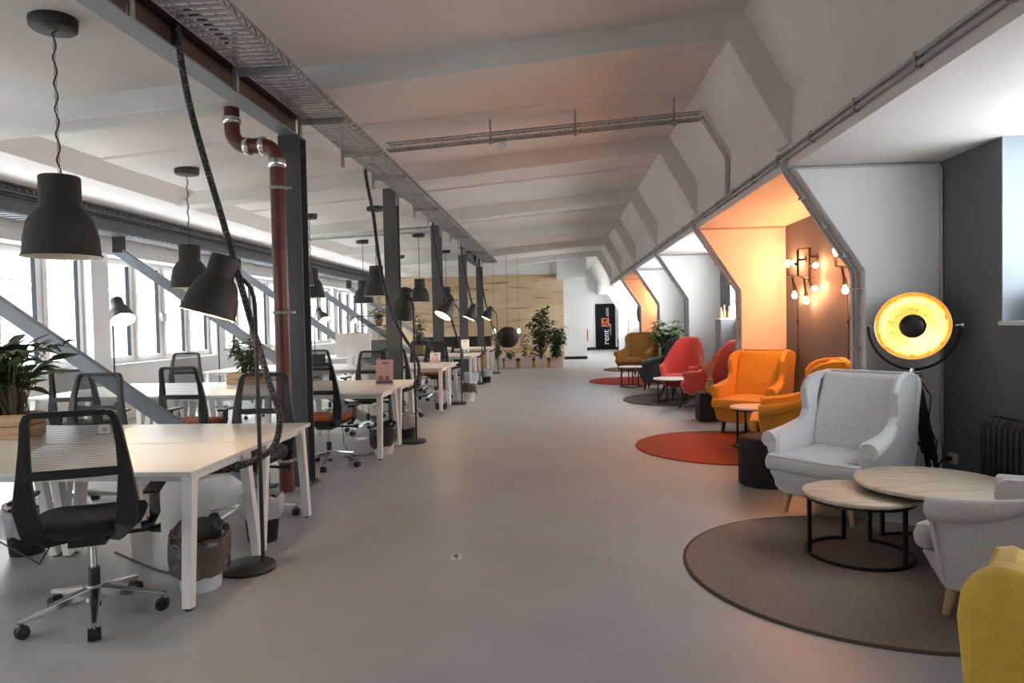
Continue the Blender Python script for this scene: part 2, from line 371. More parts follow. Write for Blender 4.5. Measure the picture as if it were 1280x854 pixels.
# left wall with the long row of windows
XL = -7.2
PC = [10.33 + D * k for k in range(-4, 5)]
wl = MB().box(XL - .4, XL, -4, 35, 0, 0.9).box(XL - .4, XL, -4, 35, 2.68, 3.4)
for y in PC: wl.box(XL - .4, XL, y - .2, y + .2, 0.9, 2.68)
wl.box(XL - .4, XL, PC[-1] + .2, 35, .9, 2.68)
struct('wall_left', wl, m_white)
struct('trim_1', MB().box(XL, XL + .12, -4, 26.2, 2.69, 2.84).box(XL, XL + .05, -4, 26.2, 2.84, 2.9), m_white, bevel=0.01)
a, b = 0.2, D - 0.2; w = b - a
def make_window():
    t = bpy.data.objects.new('window_10', None); C.objects.link(t); t['kind'] = 'structure'
    x0, x1, z0, z1 = XL - .24, XL - .17, 0.93, 2.68
    f = MB()
    for q in ((a, a + .06, z0, z1), (b - .06, b, z0, z1), (a, b, z0, z0 + .06), (a, b, z1 - .06, z1)): f.box(x0, x1, *q)
    for j in (1, 2, 3): f.box(x0, x1, a + w * j / 4 - .03, a + w * j / 4 + .03, z0, z1)
    obj('window_frame', f, m_frame, t, bevel=0.005)
    for j in range(4):
        s = MB(); u0 = a + w * j / 4 + .035; u1 = a + w * (j + 1) / 4 - .035; v0, v1 = z0 + .04, z1 - .04
        for q in ((u0, u0 + .065, v0, v1), (u1 - .065, u1, v0, v1), (u0, u1, v0, v0 + .075), (u0, u1, v1 - .065, v1)): s.box(x0 + .02, x1 + .025, *q)
        sh = obj('sash', s, m_frame, t, bevel=0.005)
        g = MB()
        for q in ((u0 + .062, u0 + .075, v0 + .07, v1 - .06), (u1 - .075, u1 - .062, v0 + .07, v1 - .06)): g.box(x0 + .03, x1 + .02, *q)
        obj('gasket', g, m_gasket, sh)
        if j in (1, 2):
            hy = u1 - .03 if j == 1 else u0 + .03
            h = MB().box(x1 + .025, x1 + .04, hy - .015, hy + .015, 1.70, 1.80).bar((x1 + .06, hy, 1.78), (x1 + .06, hy, 1.64), .02, .018).bar((x1 + .03, hy, 1.77), (x1 + .07, hy, 1.77), .018, .018)
            obj('handle', h, m_frame, sh, bevel=0.003)
    obj('glazing', MB().box(x0 + .035, x0 + .04, a + .04, b - .04, z0 + .04, z1 - .04), m_glass, t)
    obj('window_sill', MB().box(XL - .25, XL + .03, a, b, 0.895, 0.93), m_white, t, bevel=0.006)
    return t
w0 = make_window(); w0.location = (0, PC[0], 0)
for i in range(1, len(PC) - 1):
    q = dup(w0, (0, PC[i], 0)); q.name = 'window_%d' % (10 + i)
# walls at the ends
struct('wall_back', MB().box(-7.6, 3.6, -4.2, -4, 0, 4.5), m_white)
struct('wall_end', MB().box(-7.6, 1.07, 26.2, 26.5, 0, 4.4), m_white)
struct('wall_corridor', MB().box(0.77, 1.07, 26.5, 34, 0, 4.4), m_white)
struct('wall_far', MB().box(0.5, 3.6, 34, 34.2, 0, 4.4), m_white)
struct('trim_2', MB().box(-7.0, 0.21, 26.14, 26.2, 0, 3.04).box(-7.0, -0.06, 26.14, 26.2, 3.04, 3.26), m_ply)
struct('trim_3', MB().box(-0.04, 1.09, 25.9, 26.2, 3.06, 4.2), m_white, bevel=0.01)
struct('baseboard_end', MB().box(0.22, 1.08, 26.17, 26.2, 0, 0.11), m_black)
struct('baseboard_far', MB().box(1.07, 1.8, 33.96, 34, 0, 0.13).box(2.8, 3.1, 33.96, 34, 0, 0.13), m_black)
struct('baseboard_left', MB().box(XL, XL + .02, -4, 26.2, 0, 0.08), m_white)
# ------------------------------------------------------------------ steel frame, trays, pipes
sl = lambda x: 3.468 + (x + 5.2) * (4.0 - 3.468) / 6.764      # slab underside
def i_beam(label, x, ya, yb, z0, z1, w, m1, m2, grp):
    t = thing('steel_beam', label, 'steel beam', (x, ya, z0), 0, grp); L = yb - ya; h = z1 - z0
    obj('lower_flange', MB().box(-w / 2, w / 2, 0, L, 0, .014), m1, t)
    obj('web', MB().box(-.006, .006, 0, L, .014, h - .014), m2, t)
    obj('upper_flange', MB().box(-w / 2, w / 2, 0, L, h - .014, h), m2, t)
    s = MB()
    for i in range(int(L / 1.9) if L < 20 else 0):
        s.box(-w / 2 + .01, w / 2 - .01, .6 + i * 1.9, .61 + i * 1.9, .014, h - .014)
    if s.v: obj('stiffener', s, m2, t)
    return t
i_beam('brown and grey steel beam by the cable tray, ending on the front column', CX, -2, 6.39, 3.262, 3.468, .16, m_steel_l, m_rust, 'steel beams')
i_beam('short grey steel beam joining the tops of the two farthest columns', CX, CY[3] - .1, CY[4] + .1, 3.23, 3.45, .16, m_steel, m_steel, 'steel beams')
t = i_beam('long grey steel beam running above the row of windows', -6.6, -2, 26.15, 2.93, 3.15, .18, m_steel_l, m_steel, 'steel beams')
t = thing('cable_tray', 'dark slotted metal cable channel lying on the long beam above the windows', 'cable tray', (-6.6, -2, 3.15))
obj('channel', MB().box(-.14, .14, 0, 28, 0, .008).box(-.14, -.132, 0, 28, 0, .075).box(.132, .14, 0, 28, 0, .06), m_steel, t)
s = MB()
zz = []
for i in range(230):
    for u, z in ((0, .05), (.002, .09), (.07, .09), (.072, .05)): zz.append((.06 + i * .12 + u, z))
s.grid([[(.142, y, .03) for y, z in zz], [(.142, y, z) for y, z in zz], [(.132, y, z) for y, z in zz], [(.132, y, .03) for y, z in zz]], False)
obj('crimped_edge', s, m_blackm, t)
s = MB()
for i in range(180): s.box(-.15, .15, .05 + i * .155, .13 + i * .155, -.245, -.235)
obj('slotted_underside', s, m_steel, t)

hp = [(-.10, -.09), (.10, -.09), (.10, -.076), (.006, -.076), (.006, .076), (.10, .076), (.10, .09), (-.10, .09), (-.10, .076), (-.006, .076), (-.006, -.076), (-.10, -.076)]
for k in range(5):
    top = 3.262 if k == 0 else (3.23 if k > 2 else sl(CX) - .03)
    t = thing('steel_column', ['grey steel column with the red drain pipe standing before it', 'grey steel column next after the one with the red pipe', 'third grey steel column, middle of the row of five', 'fourth grey steel column, carrying one end of the short beam', 'last grey steel column before the wooden end wall'][k], 'column', (CX, CY[k], 0), 0, 'steel columns')
    obj('shaft', MB().prism(hp, 'z', .015, top), m_steel, t)
    obj('base_plate', MB().box(-.14, .14, -.13, .13, 0, .015), m_steel, t, bevel=.003)
    b = MB()
    for sx in (-.115, .115):
        for sy in (-.105, .105): b.cyl((sx, sy, .015), (sx, sy, .035), .012, n=6)
    obj('anchor_bolts', b, m_zinc, t)
    t = thing('diagonal_brace', ['grey diagonal steel brace behind the front desk group, lowest in view', 'grey diagonal brace leaning down to the second steel column', 'grey diagonal brace leaning down to the third steel column', 'grey diagonal brace leaning down to the fourth steel column', 'grey diagonal brace leaning down to the last steel column'][k], 'brace', (CX, CY[k], 0), 0, 'diagonal steel braces')
    y = -.13
    obj('flat_bar', MB().bar((-.36, y, .03), (-4.22, y, 2.71), .08, .13), m_steel_l, t, bevel=.004)
    obj('foot_bracket', MB().box(-.45, -.2, y - .06, y + .06, 0, .02).box(-.42, -.26, y - .012, y + .012, .02, .14), m_steel, t)
    obj('head_bracket', MB().box(-4.24, -4.10, y - .06, y + .06, 2.66, 2.93), m_blackm, t, bevel=.004)

def wire_tray(label, p0, p1, w, h, step, name='wire_cable_tray', grp='wire cable trays'):
    # p0..p1 centre line of the floor of the tray, rungs across it
    p0, p1 = Vector(p0), Vector(p1); d = (p1 - p0); L = d.length; d.normalize()
    a = d.cross(Vector((0, 0, 1))).normalized(); up = a.cross(d)
    t = thing(name, label, 'cable tray', p0, 0, grp)
    s = MB()
    n = int(L / step)
    for i in range(n + 1):
        q = d * (i * step); s.bar(q - a * w / 2, q + a * w / 2, .034 if step > .05 else .008, .005, up)
    for u in (-.25, 0, .25): s.bar(a * w * u, a * w * u + d * L, .006, .006, up)
    obj('tray_floor', s, m_zinc, t)
    for sg in (-1, 1):
        r = MB(); o = a * sg * w / 2
        r.bar(o, o + d * L, .005, .018, up); r.bar(o + up * h, o + up * h + d * L, .008, .016, up)
        for i in range(n // 2 + 1):
            q = o + d * (i * step * 2); r.bar(q, q + d * step + up * h, .005, .014, d.cross(up)); r.bar(q + d * step + up * h, q + d * step * 2, .005, .014, d.cross(up)) if i < n // 2 else None
        obj('side_rail', r, m_zinc, t)
    return t
t = wire_tray('long galvanised wire cable tray running under the ceiling beside the steel columns', (-2.13, -1, 3.405), (-2.13, 22.2, 3.405), .36, .065, .07)
for i in range(18):
    y = .95 + 1.25 * i
    b = MB().frus((-.22, .22, y - .03, y + .03), (-.22, .22, y - .03, y + .03), -.022, -.012).box(-.22, .2, y - .004, y + .004, -.06, -.012)
    bt = obj('bracket', b, m_zinc, t)
    obj('hanger_rail', MB().box(-.225, -.215, y - .02, y + .02, -.17, .28).box(-.205, -.198, y - .02, y + .02, -.17, .28), m_zinc, bt)
YT = 7.85
t = wire_tray('narrow perforated cable tray crossing the ceiling towards the sloped window bays', (-1.93, YT, 3.50), (1.64, YT, 3.72), .10, .075, .045)
for x in (-.78, .18, 1.28):
    zt = sl(x) - (3.50 + (x + 1.98) * .0608)
    r = MB().box(x + 1.98 - .012, x + 1.98 + .012, -.075, -.055, (x + 1.98) * .0608 - .06, (x + 1.98) * .0608 + zt).box(x + 1.98 - .04, x + 1.98 + .04, -.085, .05, (x + 1.98) * .0608 - .02, (x + 1.98) * .0608 - .008)
    obj('hanger_rail', r, m_zinc, t)
t = thing('conduit_run', 'pair of grey conduits bending down the sloped white panel from the cross tray', 'conduit', (1.64, YT, 3.72))
for j, o in enumerate((-.025, .025)):
    obj('conduit', MB().tube([(0, o, .03), (.03, o, -.03), (.265, o, -.42), (.28, o, -.48), (.268, o, -.86)], .017, 8), m_conduit, t)
t = wire_tray('narrow cable tray hanging over the window side desks on thin rods', (-5.25, 14.25, 3.32), (-2.36, 14.25, 3.43), .10, .095, .06)
r = MB()
for x in (.35, 1.35, 2.35): r.cyl((x, -.06, -.04 + .038 * x), (x, -.06, sl(-5.25 + x) - 3.33), .007, n=6)
obj('hanger_rod', r, m_zinc, t)
dt = thing('smoke_detector', 'small round white smoke detector under the perforated cross tray', 'smoke detector', (-.60, YT, 3.50))
obj('housing', MB().lathe([(0, -.045), (.025, -.045), (.045, -.03), (.05, 0), (.05, .05), (0, .05)], 18), m_white, dt)
obj('sensor_ring', MB().lathe([(.027, -.046), (.03, -.052), (.022, -.056), (0, -.056)], 16), m_frame, dt)

# long conduits on the face of the right hand beam, one drop per partition
t = thing('conduit_run', 'pair of long grey conduits clipped along the beam above the window bays', 'conduit', (1.902, -2, 2.85))
obj('conduit', MB().tube([(0, 0, 0), (0, 27, 0)], .013, 8), m_conduit, t); obj('conduit', MB().tube([(0.005, 0, -.042), (0.005, 27, -.042)], .016, 8), m_conduit, t)
for i in range(36): obj('pipe_clip', MB().box(-.016, .024, .5 + i * .75, .525 + i * .75, -.064, .018), m_zinc, t)
for k in range(1, 6):
    y = PY[k]
    t = thing('conduit_run', ['', 'conduits running down the sloped edge of the partition behind the gold tripod lamp', 'conduits down the sloped edge between the orange lit bay and the bright white bay', 'conduits on the sloped partition edge behind the two red chairs', 'conduits on the sloped edge in front of the far orange partition', 'conduits on the sloped edge of the far orange partition'][k], 'conduit', (2.5, y, 0))
    path = [(-.585, 0, 2.83), (-.575, 0, 2.725), (-.555, 0, 2.690), (-.01, 0, 1.86), (-.004, 0, 1.80), (-.004, 0, 1.02)]
    for o in (.10, .155): obj('conduit', MB().tube([(x - .012, o, z) for x, _, z in path], .013, 8), m_conduit, t)
    for z in (1.7, 1.45, 1.2): obj('pipe_clip', MB().box(-.035, .012, .08, .18, z, z + .02), m_zinc, t)
    for f in (.25, .55, .85): x = -.555 + f * .545; z = 2.69 - f * .83; obj('pipe_clip', MB().box(x - .035, x + .005, .08, .18, z - .012, z + .012), m_zinc, t)
    obj('socket_box', MB().box(-.052, .012, .085, .17, .94, 1.03), m_conduit, t, bevel=.004)
    obj('ceiling_conduit', MB().tube([(-.55, -.014, 2.705), (.595, -.014, 2.705)], .010, 8), m_conduit, t)
    if k == 1: obj('corner_conduit', MB().tube([(.585, -.014, 2.70), (.60, -.03, 2.66), (.602, -.03, .42)], .011, 8), m_conduit, t)

t = thing('drain_pipe', 'red brown cast iron drain pipe bending beside the front steel column', 'pipe', (-2.455, 5.93, 0))
arc = lambda cx, cz, r, a0, a1: [(cx + r * math.cos(R(a)), 0, cz + r * math.sin(R(a))) for a in range(a0, a1 + (1 if a1 > a0 else -1), 10 if a1 > a0 else -10)]
p = [(-.40, .0, 3.44), (-.40, 0, 3.29)] + arc(-.26, 3.24, .14, 180, 270) + arc(-.14, 2.96, .14, 90, 0) + [(0, 0, 2.4), (0, 0, .02)]
obj('pipe', MB().tube(p, .066, 16), m_cast, t)
obj('coupling_band', MB().lathe([(.066, 3.30), (.08, 3.31), (.08, 3.35), (.066, 3.36)], 16, (-.40, 0, 0)), m_chrome, t); obj('coupling_band', MB().lathe([(.066, 2.90), (.08, 2.91), (.08, 2.97), (.066, 2.98)], 16), m_chrome, t)
for x in (-.27, -.13): obj('coupling_band', MB().lathe([(.072, -.02), (.08, -.015), (.08, .025), (.072, .03)], 16, (x, 0, 3.10), Matrix.Rotation(PI / 2, 4, 'Y')), m_chrome, t)
for z in (2.72, 1.62, .30):
    obj('pipe_clamp', MB().lathe([(.068, z - .015), (.078, z - .012), (.078, z + .012), (.068, z + .015)], 16).box(.06, .12, -.015, .015, z - .01, z + .01), m_zinc, t)

# ------------------------------------------------------------------ lamps
def pendant(x, y, label):
    t = thing('pendant_lamp', label, 'pendant lamp', (x, y, 2.0), 0, 'charcoal dome pendants over the desks'); zc = sl(x) - 2.0
    sh = obj('lamp_shade', MB().lathe([(0, .54), (.118, .54), (.125, .53), (.125, .35), (.134, .335), (.168, .295), (.20, .225), (.222, .13), (.230, .02), (.239, .008), (.239, 0), (.234, 0)], 40), m_lamp, t)
    obj('shade_lining', MB().lathe([(.234, .001), (.225, .02), (.217, .13), (.195, .22), (.163, .288), (.12, .33), (0, .335)], 40), m_lampin, sh)
    obj('bulb', MB().ball((0, 0, .20), .045).cyl((0, 0, .24), (0, 0, .335), .02), m_cream, t)
    obj('canopy', MB().lathe([(0, zc - .10), (.13, zc - .10), (.142, zc - .09), (.148, zc - .012), (0, zc - .012)], 28), m_lamp, t)
    n = 40; L = zc - .10 - .54
    obj('cord', MB().tube([(.012 * math.sin(i * .9), .012 * math.cos(i * .9) , .54 + L * i / n) for i in range(n)] + [(.035, .0, zc - .099)], .0045, 6), m_cable, t)
    ch = MB()
    m = int(L / .032)
    for i in range(m):
        z = .54 + i * .032; w = .006
        q = [(w, 0), (w, .028), (-w, .028), (-w, 0), (w, 0)]
        ch.tube([(u, 0, z + v) if i % 2 else (0, u, z + v) for u, v in q], .0022, 4, False)
    obj('chain', ch, m_blackm, t)
    return t
for k in range(5):
    y = 4.42 + 3.83 * k
    pendant(-3.24 if k else -3.34, y, ['large charcoal dome pendant over the front desk group, largest in view', 'charcoal dome pendant partly hidden behind the red drain pipe', 'charcoal dome pendant third from the front in the row beside the columns', 'charcoal dome pendant fourth from the front in the row beside the columns', 'charcoal dome pendant last in the row beside the columns'][k])
    if k: pendant(-4.46 if k == 2 else -4.6, y + .05, ['', 'charcoal dome pendant just behind the front lamp head, window side row', 'charcoal dome pendant second in the window side row, low behind the front column', 'charcoal dome pendant third in the window side row', 'charcoal dome pendant farthest away in the window side row'][k])

def floor_lamp(x, y, hx, hy, tilt, label, power=9, ztop=1.93):
    t = thing('floor_lamp', label, 'floor lamp', (x, y, 0), face(hx, hy), 'charcoal dome floor lamps along the desks')
    obj('base', MB().lathe([(0, .034), (.148, .034), (.157, .028), (.16, .018), (.16, 0), (0, 0)], 40), m_lamp, t)
    zt = ztop - .22
    obj('pole', MB().tube([(0, .085, .03), (0, .085, zt - .1), (0, .080, zt - .03), (0, .062, zt + .03), (0, .03, zt + .07), (0, -.005, zt + .095)], .0125, 10), m_lamp, t)
    a = R(tilt); Z = Vector((0, math.sin(a), math.cos(a))); top = Vector((0, -.075, ztop)); c = top - Z * .37
    M4 = Matrix.Translation(c) @ Matrix.Rotation(-a, 4, 'X')
    sh = obj('lamp_shade', MB().lathe([(0, .37), (.074, .37), (.08, .362), (.082, .25), (.09, .232), (.122, .19), (.145, .115), (.156, .02), (.162, .006), (.162, 0), (.158, 0)], 36, M4=M4), m_lamp, t)
    obj('shade_lining', MB().lathe([(.158, .001), (.15, .02), (.14, .11), (.118, .18), (.085, .222), (0, .225)], 36, M4=M4), m_lampin, sh)
    bl = obj('bulb', MB().ball(tuple(c + Z * .09), .034).cyl(tuple(c + Z * .11), tuple(c + Z * .22), .017), m_bulbw, t)
    obj('tilt_joint', MB().bar((0, -.005, zt + .09), tuple(c + Z * .30 + Vector((0, .06, 0))), .022, .03).cyl((-.02, .0, zt + .095), (.02, .0, zt + .095), .017), m_black, t)
    obj('rotary_switch', MB().cyl((.075, -.09, ztop - .06), (.10, -.09, ztop - .06), .012), m_black, t)
    l = bpy.data.lights.new('lamp_light', 'POINT'); l.energy = power; l.color = (1, .72, .42); l.shadow_soft_size = .04
    lo = bpy.data.objects.new('lamp_light', l); C.objects.link(lo); lo.parent = t; lo.location = c + Z * .085
    return t
FL = [(-1.94, 4.06, -.87, -.5, 17), (-1.85, 8.46, -.6, .75, 28), (-1.87, 12.42, -.75, -.65, 34), (-1.93, 16.35, -.95, -.3, 24), (-1.86, 19.72, -.95, -.3, 26)]
FLL = ['charcoal dome floor lamp at the front desk end, its round base by the white bin', 'charcoal floor lamp at the end of the second desk group, head turned away', 'charcoal floor lamp with bright open shade at the third desk group', 'charcoal floor lamp at the fourth desk group end, beside the second leaflet stand', 'small distant charcoal floor lamp at the last desk group, before the wooden wall']
for q, lb in zip(FL, FLL): floor_lamp(*q, lb)
FW = [(-6.32, 9.35, .8, -.6, 38, 'charcoal floor lamp by the windows with lit head left of the front lamp'), (-6.3, 12.35, .8, -.6, 38, 'charcoal floor lamp by the windows hidden behind the front lamp head'), (-6.32, 17.5, .9, -.5, 36, 'charcoal floor lamp by the windows seen right of the front column'), (-6.32, 20.2, .9, -.4, 36, 'farthest charcoal floor lamp by the windows, crossed by a brace')]
for q in FW: floor_lamp(*q, power=5, ztop=1.92)

for k in range(5):
    y = FL[k][1] + .12; y4 = 4.34 + 4.05 * k if k < 4 else 20.4
    yt = [4.2, 8.40, 12.95, 16.72, 20.5][k]; e = -.06 if k in (0, 4) else .10; h = -.26 if k == 1 else .24; yb = FL[k][1]
    z = 3.43
    pts = [(-2.21, yt + .36, z + .01), (-2.25, yt + .22, z + .05), (-2.31, yt + .08, z + .085), (-2.343, yt, z + .02), (-2.343, yt - .02, z - .12), (-2.29, yt * .7 + yb * .3 + .06, 2.85), (-2.14, yb + h, 2.14), (-1.99, yb + h, 1.55), (-1.86, yb + .21, 1.12), (-1.80, yb + .2, .93), (-1.82, yb + .17, .75), (-1.89, yb + (.17 + e) / 2 + .02, .675), (-1.99, yb + e, .645), (-2.10, yb + e - .03, .635), (-2.3, yb + e - .05, .63)]
    # smooth through the points
    sm = []
    for i in range(len(pts) - 1):
        p0, p1, p2, p3 = (Vector(pts[max(0, min(len(pts) - 1, i + j))]) for j in (-1, 0, 1, 2))
        for u in range(6):
            v = u / 6; sm.append(.5 * ((2 * p1) + (p2 - p0) * v + (2 * p0 - 5 * p1 + 4 * p2 - p3) * v * v + (3 * p1 - p0 - 3 * p2 + p3) * v ** 3))
    sm.append(Vector(pts[-1]))
    tag(obj('cable_sleeve', MB().tube(sm, .021, 10), m_sleeve), ['black dotted cable sleeve dropping from the tray past the front lamp head', 'black cable sleeve curving down to the edge of the second desk group', 'black cable sleeve curving down to the third desk group beside the lit lamp', 'black cable sleeve curving down to the fourth desk group with the leaflet', 'thin black cable sleeve hanging to the farthest desk group'][k], 'cable', 'cable sleeves from tray to desks')
# ------------------------------------------------------------------ desks
def strip(mb, pts, ws, th, up):
    pts = [Vector(p) for p in pts]; k = len(pts); up = Vector(up); secs = []
    for i in range(k):
        t = (pts[min(i + 1, k - 1)] - pts[max(i - 1, 0)]).normalized()
        a = t.cross(up).normalized(); b = a.cross(t).normalized(); w = ws[i] if isinstance(ws, (list, tuple)) else ws
        secs.append([pts[i] + a * x * w / 2 + b * y * th / 2 for x, y in ((-1, -1), (1, -1), (1, 1), (-1, 1))])
    return mb.loft(secs, False)
YG = [3.45 + 3.92 * k for k in range(5)]
DW, DD = 1.38, .865
def make_desk():
    t = thing('office_desk', 'x', 'desk', (0, 0, 0))
    obj('tabletop', MB().box(-DW / 2, DW / 2, 0, DD, .715, .742), m_desk, t, bevel=.003)
    for sx in (-1, 1):
        for y0, y1 in ((.055, -.02), (.69, .81)):
            x = sx * (DW / 2 - .045)
            L = obj('leg', MB().bar((x - sx * .01, y0 + .03, .715), (x, y1 + .03, .012), .062, .062, (0, 1, 0), .052, .052), m_leg, t, bevel=.004)
            obj('foot_pad', MB().cyl((x, y1 + .03, 0), (x, y1 + .03, .014), .02, n=10), m_black, L)
    f = MB().box(-DW / 2 + .03, DW / 2 - .03, .10, .13, .67, .712).box(-DW / 2 + .03, DW / 2 - .03, .66, .69, .67, .712)
    for sx in (-1, 1): f.box(sx * (DW / 2 - .07) - .02, sx * (DW / 2 - .07) + .02, .08, .72, .67, .712)
    obj('under_frame', f, m_leg, t)
    return t
d0 = make_desk(); first = True
for k in range(5):
    for r in (0, 1):
        for c in range(3):
            x = -1.945 - DW / 2 - c * (DW + .004)
            y = YG[k] if r == 0 else YG[k] + 2 * DD + .01
            where = ['aisle end', 'middle', 'window end'][c]
            rn = 'front row' if r == 0 else 'rear row'
            lb = '%s white desk of the %s, %s side of the %s desk group' % (where, rn, 'near' if r == 0 else 'far', ['front', 'second', 'third', 'fourth', 'last'][k])
            lb = 'white desk at the %s of the %s in the %s desk group' % (where, rn, ['first', 'second', 'third', 'fourth', 'fifth'][k])
            o = d0 if first else dup(d0, (0, 0, 0)); first = False
            o.location = (x, y, 0); o.rotation_euler = (0, 0, 0 if r == 0 else PI); o['label'] = lb; o['group'] = 'white desks in five groups'

# ------------------------------------------------------------------ office chairs
def sring(a, b, z, n=28, e=3.2, cy=0.0, dz=0.0):
    o = []
    for j in range(n):
        c, s = math.cos(2 * PI * j / n), math.sin(2 * PI * j / n)
        x = a * math.copysign(abs(c) ** (2 / e), c); y = b * math.copysign(abs(s) ** (2 / e), s)
        o.append((x, y + cy, z + dz * max(0, -s) ** 3))
    return o
def make_chair():
    t = thing('office_chair', 'x', 'office chair', (0, 0, 0))
    obj('seat', MB().loft([sring(.20, .20, .498, dz=-.01), sring(.242, .24, .508, dz=-.015), sring(.252, .25, .532, dz=-.02), sring(.245, .243, .553, dz=-.022), sring(.2, .2, .565, dz=-.02), sring(.1, .1, .562, dz=-.01)]), m_fabblk, t)
    obj('seat_shell', MB().loft([sring(.10, .12, .44), sring(.19, .19, .462), sring(.235, .235, .49), sring(.245, .243, .512)]), m_black, t)
    # back frame: both side stiles, the top bar and the lower yoke
    b = MB(); up = (0, 1, .12)
    P = [(-.06, .06, .455), (-.15, .17, .475), (-.200, .255, .545), (-.217, .285, .66), (-.213, .285, .80), (-.200, .305, .95), (-.186, .335, 1.07), (-.174, .343, 1.098), (-.150, .347, 1.108)]
    W = [.06, .08, .10, .095, .065, .045, .038, .034, .03]
    for sx in (1, -1): strip(b, [(x * sx, y, z) for x, y, z in P], W, .035, up)
    b.box(-.155, .155, .331, .363, 1.092, 1.122)
    obj('back_frame', b, m_black, t, bevel=.007)
    obj('cross_bar', MB().loft([[(x, .292 + .012 * (1 - (x / .24) ** 2) + dy, .815 + z) for dy, z in ((-.012, -.024), (.012, -.024), (.012, .02), (-.012, .02))] for x in (-.21, -.14, 0, .14, .21)], False), m_black, t, bevel=.005)
    rows = []
    for i in range(9):
        v = i / 8; z = .825 + .275 * v; hw = .210 - .032 * v
        rows.append([(hw * u, .29 + .055 * v ** 1.4 + .022 * (1 - u * u) - .004, z) for u in (-1, -.6, -.2, .2, .6, 1)])
    obj('back_mesh', MB().grid(rows), m_mesh, t)
    for sx in (-1, 1):
        a = MB(); strip(a, [(sx * .235, .06, .465), (sx * .285, .05, .475), (sx * .30, .04, .52), (sx * .297, .01, .645)], [.07, .06, .055, .05], .025, (0, 0, 1) if 0 else (sx * .3, 0, .9))
        ar = obj('armrest', a, m_black, t, bevel=.005)
        obj('arm_pad', MB().box(sx * .297 - .042, sx * .297 + .042, -.13, .12, .642, .664), m_black, ar, bevel=.012)
    mc = MB().box(-.085, .085, -.12, .13, .405, .455).bar((-.085, .0, .425), (-.27, -.03, .42), .02, .02).bar((.085, .0, .425), (.27, -.03, .42), .02, .02)
    obj('tilt_mechanism', mc, m_black, t, bevel=.006)
    for sx in (-1, 1): obj('lever_knob', MB().cyl((sx * .26, -.03, .42), (sx * .315, -.034, .42), .014, .026, 10), m_black, t)
    gl = obj('gas_lift', MB().cyl((0, 0, .245), (0, 0, .41), .0145), m_chrome, t)
    obj('lift_sleeve', MB().cyl((0, 0, .055), (0, 0, .26), .027), m_black, gl)
    obj('hub', MB().cyl((0, 0, .09), (0, 0, .17), .046, .036), m_alu, t)
    for i in range(5):
        a = 2 * PI * i / 5 + .5; d = Vector((math.cos(a), math.sin(a), 0)); n = Vector((-d.y, d.x, 0))
        obj('base_arm', MB().bar(d * .025 + Vector((0, 0, .138)), d * .345 + Vector((0, 0, .082)), .055, .05, None, .026, .022), m_chrome, t, bevel=.006)
        c = d * .335 - d * .012; cs = MB()
        for s in (-1, 1): q = c + n * s * .017; cs.cyl(q - n * .011 + Vector((0, 0, .03)), q + n * .011 + Vector((0, 0, .03)), .030, n=16)
        cs.cyl(c + n * .006 * -1 + Vector((0, 0, .03)), c + n * .006 + Vector((0, 0, .03)), .034, n=12)
        cr = obj('caster', cs, m_black, t)
        obj('caster_stem', MB().cyl(d * .335 + Vector((0, 0, .045)), d * .335 + Vector((0, 0, .09)), .007, n=8), m_chrome, cr)
    return t
oc = make_chair(); used = [False]
def chair(x, y, fx, fy, seat, label):
    mp = {'b': None, 'o': {m_fabblk: m_faborg}, 'g': {m_fabblk: m_fabgry}}[seat]
    if not used[0]:
        used[0] = True; oc.location = (x, y, 0); oc.rotation_euler = (0, 0, face(fx, fy)); oc['label'] = label; oc['group'] = 'black mesh office chairs'; return oc
    return dup(oc, (x, y, 0), face(fx, fy), label, 'black mesh office chairs', mp)
Y = YG
chair(-2.45, 3.38, -.40, .91, 'b', 'all black mesh office chair in front of the nearest desk, seen from behind')
chair(-4.03, 5.42, .08, -1, 'b', 'black mesh chair behind the front desk group, between planter crate and brace')
chair(-2.38, 5.07, .06, -1, 'g', 'mesh chair with grey seat pushed under the front desk group beside the drain pipe')
chair(-4.85, 6.75, -.1, 1, 'b', 'black mesh chair by the window end of the second desk group, behind the big plant')
chair(-3.75, 6.85, .05, 1, 'o', 'mesh chair with orange seat at the second desk group, left of the front lamp')
chair(-2.46, 7.08, .05, 1, 'o', 'mesh chair with orange seat just right of the front steel column')
chair(-2.66, 9.30, 0, -1, 'g', 'mesh chair with grey seat behind the second desk group, near the pink leaflet')
chair(-5.70, 9.85, .15, -1, 'b', 'black mesh chair by the window sill, tallest in view behind the second desk group')
chair(-4.75, 10.75, .2, 1, 'o', 'mesh chair with orange seat seen under the second plant crate')
chair(-3.70, 10.75, .2, 1, 'o', 'mesh chair with orange seat in front of the white monitor')
chair(-2.52, 10.85, .2, 1, 'o', 'mesh chair with orange seat in front of the third desk group, beside the pink leaflet')
chair(-2.42, 13.22, .1, -1, 'o', 'mesh chair with orange seat behind the third desk group near its lit floor lamp')
chair(-3.34, 17.21, .1, -1, 'b', 'distant black mesh chair facing this way behind the fourth desk group')
chair(-2.62, 18.65, .2, 1, 'o', 'distant mesh chair with orange seat in front of the last desk group')
chair(-2.9, 14.75, .2, 1, 'o', 'mesh chair with orange seat in front of the fourth desk group')

